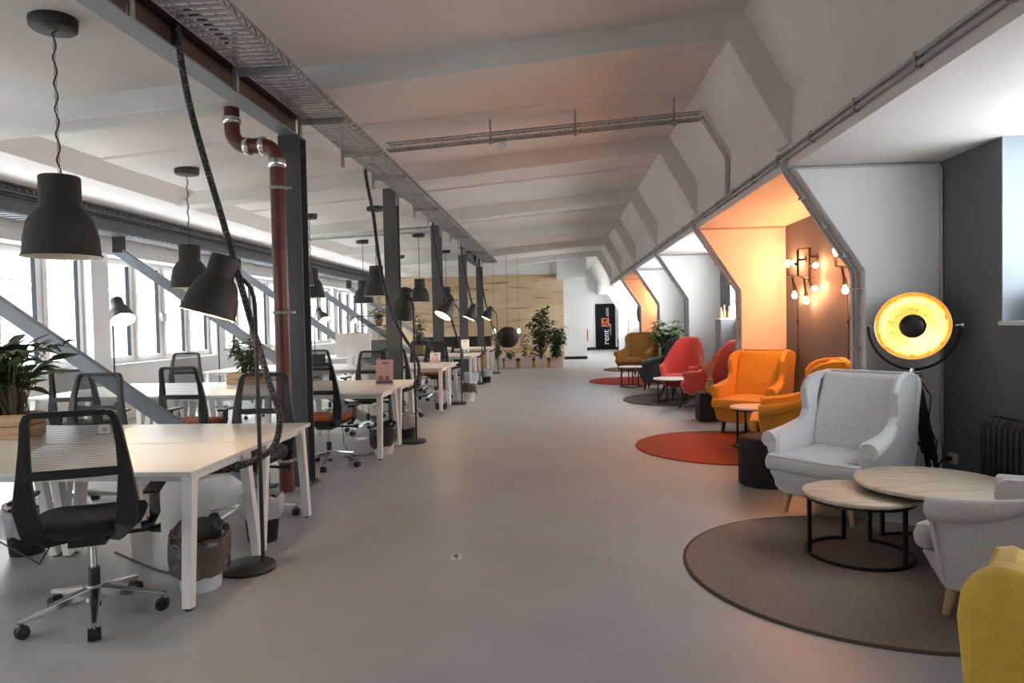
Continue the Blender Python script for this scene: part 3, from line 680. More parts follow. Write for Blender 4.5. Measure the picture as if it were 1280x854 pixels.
# ------------------------------------------------------------------ waste bins
def bin_(x, y, mb_, mbag, h, r, label, drape=.12, low=0):
    t = thing('waste_bin', label, 'waste bin', (x, y, 0), random.uniform(0, 6), 'waste bins at the desk ends')
    obj('bucket', MB().lathe([(0, 0), (r * .74, 0), (r * .76, .01), (r, h), (r * 1.02, h), (r * .97, h), (r * .73, .02), (0, .02)], 28), mb_, t)
    rows = []; n = 72
    for i, (q, z) in enumerate([(.80, h - .16), (.92, h - .06), (1.0, h + .03), (1.10, h + .035), (1.13, h + .0), (1.12, h - drape * .5), (1.10, h - drape), (1.06, h - drape - .015)]):
        ph = [random.uniform(0, 6.28) for _ in range(4)]
        row = []
        for j in range(n):
            a = 2 * PI * j / n; cr = .022 * math.sin(7 * a + ph[0]) + .02 * math.sin(11 * a + ph[1]) + .015 * math.sin(17 * a + ph[2] + i)
            rr = r * q * (1 + cr * (.5 if i < 2 else 1)); row.append((rr * math.cos(a), rr * math.sin(a), z + .010 * math.sin(5 * a + ph[3]) + .006 * math.sin(9 * a + ph[1]) + low * .035 * math.cos(a)))
        rows.append(row)
    obj('bin_liner', MB().grid(rows, True, True), mbag, t)
    return t
bin_(-2.09, 3.77, m_whiteb, m_bagb, .30, .145, 'white waste bin with crumpled brown liner by the front desk leg', .16, 1)
bin_(-2.10, 4.62, m_black, m_bagc, .29, .13, 'black waste bin with clear liner behind the front floor lamp pole', .10)
bin_(-2.0, 8.78, m_black, m_bagc, .29, .13, 'black waste bin with clear liner beside the second floor lamp base', .13)
bin_(-2.04, 7.72, m_whiteb, m_bagk, .30, .14, 'white waste bin with black liner under the second desk group end', .16, 1)
bin_(-2.06, 11.72, m_black, m_bagc, .29, .13, 'dark waste bin with greyish liner under the third desk group end', .16)
bin_(-1.72, 12.82, m_whiteb, m_bagb, .29, .13, 'white waste bin with brown liner just behind the third floor lamp', .12, 1)
bin_(-2.05, 15.75, m_whiteb, m_bagc, .30, .15, 'white waste bin with pale liner under the fourth desk group end', .16)
bin_(-1.80, 16.75, m_black, m_bagc, .29, .13, 'small dark waste bin with clear liner at the far end of the fourth desk group', .12)
bin_(-3.62, 4.35, m_black, m_bagc, .29, .135, 'waste bin with white liner under the front desk group at the picture edge', .14)

# ------------------------------------------------------------------ plants and things on the desks
def crate(t, w, d, h, z=0.0, mat=None):
    s = MB()
    for i in range(2):
        a, b = z + h * i / 2 + .003, z + h * (i + 1) / 2 - .003
        s.box(-w / 2, w / 2, -d / 2, -d / 2 + .014, a, b).box(-w / 2, w / 2, d / 2 - .014, d / 2, a, b).box(-w / 2, -w / 2 + .014, -d / 2 + .014, d / 2 - .014, a, b).box(w / 2 - .014, w / 2, -d / 2 + .014, d / 2 - .014, a, b)
    s.box(-w / 2 + .01, w / 2 - .01, -d / 2 + .01, d / 2 - .01, z, z + .012)
    for sx in (-1, 1):
        for sy in (-1, 1): x, y = sx * (w / 2 - .026), sy * (d / 2 - .026); s.box(x - .012, x + .012, y - .012, y + .012, z, z + h - .01)
    obj('wooden_crate', s, mat or m_pine, t, bevel=.0025)
    obj('soil', MB().box(-w / 2 + .014, w / 2 - .014, -d / 2 + .014, d / 2 - .014, z + .02, z + h - .03), m_soil, t)
def spath(t, w, d, z, h, n, L=.17, wd=.06, mat=None, spread=1.0):
    lf, st = MB(), MB()
    for i in range(n):
        x, y = random.uniform(-w / 2, w / 2) * .8, random.uniform(-d / 2, d / 2) * .8
        a = random.uniform(0, 2 * PI); hh = h * random.uniform(.35, .95); lean = spread * random.uniform(.1, .5)
        p0 = Vector((x, y, z)); p2 = p0 + Vector((math.cos(a) * hh * lean, math.sin(a) * hh * lean, hh * .8)); p1 = (p0 + p2) / 2 + Vector((0, 0, hh * .12))
        st.tube([p0, p1, p2], [.004, .003, .0025], 5, False)
        lf.leaf(p2, (math.cos(a) * random.uniform(.5, 1.3), math.sin(a) * random.uniform(.5, 1.3), random.uniform(.1, .9)), L * random.uniform(.7, 1.25), wd * random.uniform(.8, 1.3), random.uniform(.1, .7))
    obj('foliage', lf, mat or m_green, t); obj('stems', st, m_stem, t)
def bushy(t, z, h, r, n, stems, L=.09, wd=.038, mat=None, bare=.15, trunk=.006):
    lf, st = MB(), MB()
    for s in range(stems):
        a = 2 * PI * s / stems + random.uniform(-.4, .4); hh = h * random.uniform(.65, 1.0); rr = r * random.uniform(.3, 1.0)
        p = [Vector((math.cos(a) * rr * v ** 1.6 + math.cos(a) * .03, math.sin(a) * rr * v ** 1.6 + math.sin(a) * .03, z + hh * v)) for v in (0, .2, .4, .6, .8, 1)]
        st.tube(p, [trunk * (1 - .12 * i) for i in range(6)], 6)
        for i in range(n):
            v = bare + (1 - bare) * (i + random.random()) / n; q = min(4, int(v * 5)); f = v * 5 - q; c = p[q].lerp(p[q + 1], f)
            b = random.uniform(0, 2 * PI)
            lf.leaf(c, (math.cos(b), math.sin(b), random.uniform(-.1, .9)), L * random.uniform(.7, 1.3), wd * random.uniform(.8, 1.25), random.uniform(.2, .7))
    obj('foliage', lf, mat or m_green, t); obj('stems', st, m_stem, t)
DZ = .742
t = thing('potted_plant', 'broad leaved green plant in a pine crate on the front desk, largest plant', 'plant', (-4.06, 4.62, DZ), .22, 'plants in crates on the desks')
crate(t, .56, .27, .175); spath(t, .5, .24, .15, .66, 300, .18, .075); 
t = thing('potted_plant', 'bushy green plant in a pine crate behind the front floor lamp pole', 'plant', (-4.13, 8.82, DZ), .1, 'plants in crates on the desks')
crate(t, .50, .26, .15); bushy(t, .1, .60, .30, 22, 11, .13, .045)
t = thing('potted_plant', 'leafy plant in a pine crate right of the white monitor', 'plant', (-3.75, 15.05, DZ), .3, 'plants in crates on the desks')
crate(t, .5, .26, .16); bushy(t, .1, .62, .34, 18, 10, .12, .045, m_green2)
t = thing('potted_plant', 'tall narrow plant in a wooden pot left of the third steel column', 'plant', (-3.28, 15.75, DZ), 0, 'plants in crates on the desks')
crate(t, .3, .3, .24); bushy(t, .15, .95, .2, 26, 6, .13, .06)
t = thing('potted_plant', 'terracotta pot with small plant on the window sill above the white monitor', 'plant', (-7.1, 23.5, .93), 0)
obj('pot', MB().lathe([(0, 0), (.12, 0), (.2, .24), (.22, .24), (.22, .30), (.19, .30), (.17, .22), (0, .22)], 20), m_terra, t); bushy(t, .22, .35, .12, 9, 4, .12, .05, m_green2)
t = thing('plant_shelf', 'thin black metal shelf with two boards by the window behind the desks', 'shelf', (-4.72, 17.35, 0))
f = MB()
for x in (-.4, .4):
    for y in (-.15, .15): f.box(x - .012, x + .012, y - .012, y + .012, 0, 1.72)
f.box(-.4, .4, -.162, -.138, 1.70, 1.72).box(-.4, .4, .138, .162, 1.70, 1.72)
obj('frame', f, m_blackm, t)
for z in (.5, 1.0, 1.45): obj('shelf_board', MB().box(-.41, .41, -.16, .16, z, z + .02), m_black, t)
t = thing('potted_plant', 'leafy plant standing on the top board of the thin black shelf', 'plant', (-4.62, 17.35, 1.47), 0)
obj('pot', MB().lathe([(0, 0), (.07, 0), (.1, .14), (.09, .14), (.08, .12), (0, .12)], 18), m_terra, t); bushy(t, .12, .35, .25, 12, 7, .13, .055)

t = thing('computer_monitor', 'large white all in one computer seen from behind on the third desk group', 'monitor', (-3.72, 12.15, DZ), -.05)
obj('screen_housing', MB().box(-.33, .33, -.02, .02, .22, .60), m_paper, t, bevel=.012)
obj('chin', MB().box(-.33, .33, -.017, .017, .16, .225), m_frame, t, bevel=.006)
obj('stand', MB().bar((0, -.02, .35), (0, -.10, .02), .2, .012, (0, 1, 0)).box(-.12, .12, -.16, .08, 0, .01), m_frame, t, bevel=.003)
obj('power_cable', MB().tube([(0, -.03, .26), (.03, -.07, .16), (.02, -.1, .06), (.1, -.14, .008), (.2, -.1, .008)], .006, 6), m_cable, t)
t = thing('laptop', 'small black open laptop on the third desk group left of the white monitor', 'laptop', (-4.45, 12.2, DZ), .2)
obj('keyboard_deck', MB().box(-.16, .16, -.11, .11, 0, .016), m_black, t, bevel=.003); obj('lid', MB().bar((0, .11, .014), (0, .18, .22), .32, .008, (0, 1, 0)), m_black, t)
t = thing('computer_monitor', 'black monitor standing edge on behind the white all in one computer', 'monitor', (-3.42, 12.62, DZ), .9)
obj('screen_housing', MB().box(-.28, .28, -.016, .016, .12, .46), m_black, t, bevel=.008); obj('stand', MB().box(-.02, .02, .01, .03, 0, .25).box(-.1, .1, -.08, .09, 0, .01), m_black, t)

def leaflet(x, y, rz, label, m1, m2, hh=.30):
    t = thing('leaflet_stand', label, 'leaflet stand', (x, y, DZ), rz, 'leaflet stands on the desks')
    T = Matrix.Rotation(R(-9), 4, 'X')
    obj('acrylic_holder', MB().box(-.11, .11, 0, .003, .0, hh, T).box(-.11, .11, -.05, .05, 0, .004), m_acry, t)
    lf = obj('leaflet', MB().box(-.105, .105, -.004, -.001, .01, hh - .004, T), m1, t)
    s = MB(); u = .01
    for i in range(7): s.box(-.095 + .027 * i, -.075 + .027 * i, -.0055, -.0045, .03, .03 + .09 * (.35 + .65 * abs(math.sin(i * 2.1))), T)
    s.box(-.095, .095, -.0052, -.0045, .02, .045, T)
    obj('skyline_print', s, m2, lf); s2 = MB().box(-.03, .05, -.0055, -.0045, hh - .055, hh - .035, T)
    obj('heading_print', s2, m_prtdk, lf)
leaflet(-2.16, 8.30, .1, 'pink printed leaflet in a clear stand on the second desk group', m_pink, m_prtdk, .32)
leaflet(-2.28, 16.45, .1, 'white and blue leaflet in a clear stand on the fourth desk group', m_paper, m_blue, .34)
leaflet(-2.35, 12.8, -.2, 'small clear leaflet stand with white card on the third desk group', m_paper, m_pink, .20)
t = thing('card_holder', 'little clear card holder behind the back of the nearest chair', 'card holder', (-3.30, 4.72, DZ), .15)
obj('acrylic_holder', MB().box(-.045, .045, 0, .003, 0, .075).box(-.045, .045, -.03, .03, 0, .003), m_acry, t); obj('printed_card', MB().box(-.04, .04, -.003, -.001, .005, .07), m_paper, t)
obj('print_mark', MB().box(-.015, .018, -.0038, -.003, .02, .05), m_pink, t)
for nm, pts in (('black power cord lying on the floor behind the nearest chair', [(-3.75, 3.95, .008), (-3.4, 3.85, .25), (-3.05, 3.75, .14), (-2.95, 3.7, .25)]), ('thin black cord running over the floor to the white waste bin', [(-3.0, 4.35, .006), (-2.75, 4.18, .006), (-2.5, 4.02, .006), (-2.28, 3.92, .006)]), ('thin black cord looping over the floor under the second desk group', [(-2.55, 7.8, .4), (-2.5, 7.7, .12), (-2.4, 7.62, .008), (-2.25, 7.62, .007), (-2.14, 7.8, .007)])):
    tag(obj('power_cord', MB().tube(pts, .005, 6), m_cable), nm, 'cord', 'power cords at the desks')
t = thing('floor_socket', 'small metal socket plate set in the open floor', 'floor socket', (-.68, 4.28, 0), .2)
obj('plate', MB().box(-.035, .035, -.05, .05, 0, .006), m_cream, t, bevel=.002); obj('socket_face', MB().cyl((0, .015, .005), (0, .015, .008), .016).cyl((0, -.025, .005), (0, -.025, .008), .01), m_black, t)
# ------------------------------------------------------------------ lounge side
def rug(x, y, r, mat, label):
    prof = [(0, .010)]
    n = 26
    for i in range(1, n): prof.append((r * i / n, .010 + (.0015 if i % 2 else 0)))
    prof += [(r - .02, .012), (r - .006, .011), (r, .006), (r, 0)]
    t = thing('round_rug', label, 'rug', (x, y, 0), 0, 'round rugs in the lounge bays')
    obj('woven_pile', MB().lathe(prof, 96), mat, t)
    obj('bound_edge', MB().lathe([(r - .012, .0125), (r - .004, .014), (r + .004, .011), (r + .005, 0)], 96), m_edge if mat in (m_rugb, m_rugg) else mat, t)
rug(1.79, 4.10, 1.05, m_rugb, 'round brown rug under the nested oak tables, nearest rug')
rug(1.93, 8.0, 1.05, m_rugr, 'round rust red rug in front of the orange lit bay')
rug(2.22, 12.65, 1.05, m_rugg, 'round grey brown rug under the two red chairs')
rug(1.76, 16.55, 1.05, m_rugr2, 'round dark red rug beside the charcoal armchair')
rug(2.3, 20.3, 1.0, m_rugd, 'small looking dark brown rug farthest down the room')

def wing_chair(fab, legm, label, buttons=False, pip=None):
    t = thing('wing_armchair', label, 'armchair', (0, 0, 0), 0, 'wing armchairs in the lounge bays')
    f = MB().loft([[(-.28, -.40, .155), (.28, -.40, .155), (.28, .34, .155), (-.28, .34, .155)], [(-.345, -.475, .335), (.345, -.475, .335), (.315, .36, .335), (-.315, .36, .335)]], False)
    obj('seat_frame', f, fab, t, bevel=.025, seg=3)
    tq = lambda k, z, dz: [(x * k, y if y > 0 else y * k, z + (dz if y > 0 else 0)) for x, y in ((-.29, .16), (-.29, -.41), (-.36, -.425), (-.36, -.505), (.36, -.505), (.36, -.425), (.29, -.41), (.29, .16))]
    s = MB().loft([tq(.985, .335, 0), tq(1, .40, .01), tq(.975, .46, .015)], False)
    cu = obj('seat_cushion', s, fab, t, bevel=.035, seg=4)
    obj('piping', MB().tube([(-.335, -.43, .452), (-.34, -.475, .448), (-.32, -.49, .446), (.32, -.49, .446), (.34, -.475, .448), (.335, -.43, .452)], .006, 6), fab, cu)
    secs = []
    for z, y0, th, hw in ((.36, .10, .20, .30), (.55, .125, .19, .305), (.70, .165, .165, .305), (.85, .215, .14, .30), (.97, .26, .12, .295), (1.03, .285, .10, .285)):
        secs.append([(hw * u, y0 + (.02 * abs(u) ** 2) * -1, z) for u in (-1, -.5, 0, .5, 1)] + [(hw * u, y0 + th, z) for u in (1, 0, -1)])
    bk = obj('backrest', MB().loft(secs, False), fab, t, bevel=.03, seg=3)
    if buttons:
        for u in (-.22, -.11, 0, .11, .22):
            obj('button', MB().ball((u, .138 - .012, .63), .014, 10, 6, (1, .6, 1)), fab, bk)
    prof = [(.345, .17), (.385, .45), (.425, .80), (.445, .99), (.425, 1.035), (.36, 1.05), (.25, 1.045), (.155, 1.022), (.085, .98), (.045, .92), (.04, .86), (.055, .80), (.055, .75), (.015, .695), (-.06, .655), (-.16, .63), (-.28, .615), (-.37, .605), (-.402, .575), (-.402, .50), (-.395, .34), (-.375, .17)]
    secs = []
    for z, y1, hw in ((.18, .350, .32), (.45, .392, .345), (.80, .432, .375), (.95, .447, .385), (1.0, .448, .378), (1.03, .44, .36), (1.05, .422, .325)):
        secs.append([(-hw, y1 - .07, z), (-hw, y1 - .02, z), (-hw * .9, y1, z), (hw * .9, y1, z), (hw, y1 - .02, z), (hw, y1 - .07, z)])
    obj('back_cover', MB().loft(secs, False), fab, t, bevel=.014, seg=3)
    for sx in (-1, 1):
        secs = []
        for i, (x0, k) in enumerate(((.295, .985), (.325, 1.0), (.36, .99))):
            q = []
            for y, z in prof:
                fl = .045 * max(0, (z - .45)) * (1 if y < .2 else .5) * (1 - .2 * i) - (max(0, z - .94) / .1) ** 2 * .025       # wings flare outwards
                q.append((sx * (x0 + fl - (.035 * (.45 - z) / .28 if z < .45 else 0) * (1 if i else .0)), y * k + (.004 if i != 1 else 0), .17 + (z - .17) * (1 if i == 1 else .99)))
            secs.append(q if sx > 0 else q[::-1])
        wg = obj('wing_side', MB().loft(secs, False), fab, t, bevel=.016, seg=3, sharp=60)
        ar = obj('arm_roll', MB().tube([(sx * .352, .04, .672), (sx * .362, -.07, .620), (sx * .37, -.19, .586), (sx * .375, -.31, .565), (sx * .376, -.405, .552)], [.02, .042, .052, .058, .062], 16), fab, wg)
        obj('arm_facing', MB().bar((sx * .352, -.402, .53), (sx * .315, -.366, .19), .085, .02, (0, 1, 0), .05, .02), fab, wg, bevel=.008)
        if pip: obj('dark_seam', MB().tube([(sx * .302, .09, .46), (sx * .306, .115, .58), (sx * .308, .15, .70), (sx * .304, .20, .85), (sx * .300, .245, .98)], .005, 6), pip, bk)
        for y, dy in ((-.36, -.03), (.29, .05)):
            obj('leg', MB().cyl((sx * .235, y, .18), (sx * .255, y + dy, .012 if y < 0 else .012), .030, .017, 12), legm, t)
    return t
def put(o, x, y, fx, fy, sc=1.0):
    o.location = (x, y, .004); o.rotation_euler = (0, 0, face(fx, fy)); o.scale = (sc,) * 3; return o
wa = put(wing_chair(m_fabw, m_oakleg, 'light grey wing armchair facing the nested tables, with a buttoned back', True, m_piping), 2.14, 5.31, -.75, -.66, 1.0)
def wing_copy(x, y, fx, fy, fab, legm, label, sc=1.0):
    o = dup(wa, (x, y, 0), face(fx, fy), label, None, {m_fabw: fab, m_oakleg: legm, m_piping: m_piping if fab == m_fabw2 else fab}); o.scale = (sc,) * 3; o.location.z = .005 * (fab != m_faby); return o
wing_copy(2.31, 3.29, -.60, .80, m_fabw2, m_oakleg, 'pale grey armchair with its back out of frame, nearest the nested tables')
wing_copy(1.27, 1.36, .62, .78, m_faby, m_oakleg, 'bright yellow armchair seen from behind in the near corner', 1.0)
wing_copy(2.50, 8.98, -.62, -.78, m_fabo, m_blackm, 'yellow wing armchair facing the red rug against the orange partition')
wing_copy(2.46, 7.12, -.95, .30, m_fabo, m_blackm, 'yellow wing armchair seen from its side behind the light grey armchair')
wing_copy(2.22, 14.40, -.95, .30, m_fabc, m_blackm, 'charcoal wing armchair seen from the side beside the dark red rug', 1.05)
wing_copy(2.03, 17.75, -.55, -.83, m_faba, m_blackm, 'amber brown wing armchair facing this way beyond the dark red rug', 1.08)

def red_chair(label):
    t = thing('tub_chair', label, 'armchair', (0, 0, 0), 0, 'red high backed tub chairs')
    A0 = 128; secs = []
    for i in range(45):
        th = R(-A0 + 2 * A0 * i / 44); c, s = math.cos(th), math.sin(th); at = abs(math.degrees(th))
        v = min(1, max(0, (at - 24) / 70)); v = v * v * (3 - 2 * v); h = 1.13 - .49 * v - (.02 if at > 110 else 0)
        def P(k, z):
            q = .80 + .20 * min(1, (z - .24) / .36); a, b = .40 * q * k, .36 * q * k
            y = b * c * (1 if c > 0 else 1.55)
            x = a * s * (1 if at < 95 else 1 - .10 * (at - 95) / 33)
            if z > .62: x *= 1 - .10 * ((z - .62) / .51) ** 1.5
            return (x, y + .20 * max(0, z - .42) * max(0, c), z)
        q = [P(1, .24 + (h - .05 - .24) * u) for u in (0, .15, .35, .55, .75, .9, 1)] + [P(.985, h - .015), P(.94, h), P(.87, h - .015)] + [P(.84, .40 + (h - .05 - .40) * u) for u in (1, .8, .55, .3, 0)]
        secs.append(q)
    obj('shell', MB().loft(secs), m_red, t)
    obj('seat_pad', MB().loft([sring(.28, .33, .25, e=2.6, cy=-.06), sring(.32, .375, .30, e=2.6, cy=-.06), sring(.325, .39, .40, e=2.8, cy=-.07), sring(.31, .37, .445, e=2.8, cy=-.07), sring(.2, .24, .462, e=2.6, cy=-.07), sring(.05, .05, .464, cy=-.07)]), m_red, t)
    for sx in (-1, 1):
        for y, dy in ((-.30, -.10), (.2, .12)): obj('leg', MB().cyl((sx * .20, y, .27), (sx * .30, y + dy, .014), .024, .014, 10), m_blackm, t)
    return t
rc = put(red_chair('red tub chair seen from its side, nearer of the two red chairs'), 2.44, 11.28, -.80, .60)
o = dup(rc, (2.26, 12.80, .004), face(-.52, -.85), 'red tub chair facing this way, farther of the two red chairs')

def ring_table(x, y, r, z, rt, label, arc_=(40, 320), legs=(40, 130, 230, 320), mat=m_oak):
    t = thing('round_coffee_table', label, 'table', (x, y, .012), 0, 'round coffee tables on the rugs'); z -= .012
    obj('tabletop', MB().lathe([(0, z), (rt - .004, z), (rt, z - .004), (rt, z - .020), (rt - .004, z - .024), (0, z - .024)], 64), mat, t)
    rr = r; g = MB()
    pts = [(rr * math.cos(R(q)), rr * math.sin(R(q)), .009) for q in range(arc_[0], arc_[1] + 1, 5)]
    for i in range(len(pts) - 1): g.bar(pts[i], pts[i + 1], .022, .018)
    obj('floor_ring', g, m_blackm, t)
    g = MB()
    for i in range(60): g.bar((rr * math.cos(R(i * 6)), rr * math.sin(R(i * 6)), z - .034), (rr * math.cos(R(i * 6 + 6)), rr * math.sin(R(i * 6 + 6)), z - .034), .022, .018)
    obj('top_ring', g, m_blackm, t)
    for q in legs: obj('leg', MB().bar((rr * math.cos(R(q)), rr * math.sin(R(q)), .0), (rr * math.cos(R(q)), rr * math.sin(R(q)), z - .026), .022, .022), m_blackm, t)
    return t
ring_table(2.275, 4.33, .39, .465, .435, 'larger higher round oak table of the nested pair', (-110, 110), (-110, -40, 40, 110))
ring_table(1.835, 4.33, .30, .40, .325, 'smaller lower round oak table tucked under the larger one', (85, 415), (85, 55, 180, 300))
m_topw = M('pale table top', (0.70, 0.66, 0.58), 0.4, var=.05)
ring_table(2.22, 7.96, .23, .47, .27, 'small round table beside the yellow armchair on the rust red rug', mat=m_topw)
ring_table(1.96, 12.08, .27, .45, .32, 'pale round table between the two red chairs', (100, 440), (100, 80, 200, 300), m_topw)
ring_table(1.58, 15.08, .24, .46, .28, 'pale round table beside the charcoal armchair', (100, 440), (100, 80, 200, 300), m_topw)

def pouf(x, y, r, h, mat, label, square=False):
    t = thing('pouf', label, 'pouf', (x, y, 0))
    if square: obj('body', MB().box(-r, r, -r, r, .01, h), mat, t, bevel=.012); obj('seat_panel', MB().box(-r + .01, r - .01, -r + .01, r - .01, h - .004, h + .012), mat, t, bevel=.006)
    else:
        obj('body', MB().lathe([(0, .0), (r - .01, 0), (r, .01), (r, h - .02), (r - .008, h - .006)], 40), mat, t)
        obj('seat_panel', MB().lathe([(r - .008, h - .008), (r - .012, h), (r * .6, h + .006), (0, h + .008)], 40), mat, t)
    return t
pouf(1.82, 6.22, .225, .42, m_poufm, 'dark round pouf behind the light grey armchair')
pouf(2.16, 10.05, .17, .40, m_poufm, 'dark square stool behind the yellow armchair, carrying the vase', True)
t = thing('vase', 'ochre vase of dried twigs on the dark square stool', 'vase', (2.17, 10.02, .412))
obj('body', MB().lathe([(0, 0), (.045, 0), (.07, .06), (.055, .13), (.035, .17), (.045, .20), (.038, .20), (.03, .17), (0, .15)], 20), m_vase, t)
s = MB()
for i in range(13):
    a = random.uniform(0, 6.28); b = random.uniform(.06, .26); h = random.uniform(.3, .55); p = [Vector((0, 0, .15)), Vector((b * .4 * math.cos(a), b * .4 * math.sin(a), .15 + h * .5)), Vector((b * math.cos(a), b * math.sin(a), .15 + h))]
    s.tube(p, [.004, .003, .0015], 5); q = p[1] + Vector((random.uniform(-.08, .08), random.uniform(-.08, .08), .12)); s.tube([p[1], q], [.0025, .001], 4)
obj('dried_twigs', s, m_dried, t)

# gold tripod lamp
t = thing('tripod_lamp', 'tripod floor lamp with a big gold leaf dish', 'floor lamp', (2.74, 5.50, 0), face(-.52, -.85))
hz = 1.40; tilt = R(8)
M4 = Matrix.Translation((0, 0, hz)) @ Matrix.Rotation(PI / 2 - tilt, 4, 'X')     # dish axis: local -Y, a little upward
rd = .258; pr = []
for i in range(15): a = (PI / 2) * i / 14; pr.append((rd * math.sin(a) , -.17 * math.cos(a)))
dish = obj('dish', MB().lathe([(r * 1.012 + .001, z - .004) for r, z in pr] + [(rd + .006, .004)], 48, M4=M4), m_blackm, t)
obj('gold_lining', MB().lathe(pr + [(rd + .002, .003), (rd + .006, .004)], 48, M4=M4), m_gold, dish)
obj('bulb_cap', MB().lathe([(0, .015), (.055, .012), (.088, -.004), (.094, -.026), (.090, -.028), (.05, -.012), (0, -.008)], 32, M4=M4), m_blackm, t)
obj('lamp_holder', MB().cyl(M4 @ Vector((0, 0, -.165)), M4 @ Vector((0, 0, -.10)), .022).cyl(M4 @ Vector((.0, 0, -.10)), M4 @ Vector((0, 0, -.02)), .006), m_chrome, t)
obj('bulb', MB().ball(tuple(M4 @ Vector((0, 0, -.068))), .034), m_bulbd, t)
l = bpy.data.lights.new('lamp_light', 'POINT'); l.energy = 0.16; l.color = (1, .62, .34); l.shadow_soft_size = .036
lo = bpy.data.objects.new('lamp_light', l); C.objects.link(lo); lo.parent = t; lo.location = M4 @ Vector((0, 0, -.068))
yk = []
for i in range(25): a = PI + PI * i / 24; yk.append((.31 * math.cos(a), .02, hz + .34 * math.sin(a)))
obj('yoke', MB().tube(yk, .010, 8), m_blackm, t)
kn = MB()
for sx in (-1, 1): kn.cyl((sx * .28, .02, hz), (sx * .335, .02, hz), .008).cyl((sx * .318, .02, hz), (sx * .335, .02, hz), .018)
obj('wing_nut', kn, m_chrome, t)
obj('tripod_head', MB().cyl((0, .02, hz - .43), (0, .02, hz - .33), .03, .02).cyl((-.05, .02, hz - .36), (.05, .02, hz - .36), .012), m_chrome, t)
for a in (62.5, 151.5, 331.5):
    d = Vector((math.cos(R(a)), math.sin(R(a)), 0)); p0 = Vector((0, .02, hz - .39)); p1 = p0 + d * .27; p1.z = 0.0
    n = Vector((-d.y, d.x, 0)); lg = MB()
    for s_ in (-1, 1): lg.bar(p0 + n * s_ * .018 + d * .03, p0.lerp(p1, .62) + n * s_ * .016, .020, .034, n)
    lg.bar(p0.lerp(p1, .35), p1 + Vector((0, 0, .01)), .022, .032, n)
    L = obj('leg', lg, m_blackm, t)
    obj('rubber_foot', MB().cyl(p1, p1 + Vector((0, 0, .03)), .016), m_black, L)
    obj('brace_bar', MB().bar(p0.lerp(p1, .60), Vector((0, .02, .52)), .012, .012), m_blackm, t)
obj('power_cable', MB().tube([(.05, .02, hz - .42), (.12, .06, .85), (.10, .04, .62), (.16, .05, .5), (.14, .04, .33)], .005, 6), m_cable, t)

t = thing('wall_socket', 'beige double wall socket low on the dark grey wall by the tripod lamp', 'wall socket', (XR, 5.60, .34))
obj('housing', MB().box(-.035, 0, -.045, .045, -.04, .045), m_cream, t, bevel=.006); obj('plug', MB().cyl((-.035, .0, .0), (-.08, .0, .0), .02).tube([(-.08, 0, 0), (-.10, 0, -.01), (-.12, .06, -.1), (-.1, .12, -.2)], .006), m_black, t)
t = thing('radiator', 'black ribbed cast iron radiator under the window on the dark grey wall', 'radiator', (XR - .10, 5.02, 0))
for i in range(14):
    y = -.03 - .06 * i; s = MB()
    for x in (-.045, .045): s.cyl((x, y, .14), (x, y, .72), .024, n=10)
    s.tube([(-.045, y, .70), (-.03, y, .745), (.03, y, .745), (.045, y, .70)], .028, 10).tube([(-.045, y, .16), (-.03, y, .125), (.03, y, .125), (.045, y, .16)], .028, 10)
    obj('radiator_section', s, m_black, t)
obj('manifold', MB().cyl((0, 0.0, .70), (0, -.85, .70), .03).cyl((0, 0, .15), (0, -.85, .15), .03).cyl((0, .03, .15), (0, 0, .15), .02).box(-.03, .03, -.06, -.02, 0, .12).box(-.03, .03, -.8, -.76, 0, .12), m_black, t)
t = thing('sign_box', 'small brown box with a pale square standing on the window sill', 'box', (XR + .2, 4.90, 1.43))
obj('body', MB().box(-.10, .14, -.05, .05, 0, .21), m_brownbox, t, bevel=.004); obj('pale_square', MB().box(-.05, .06, -.054, -.05, .05, .16), m_paper, t)

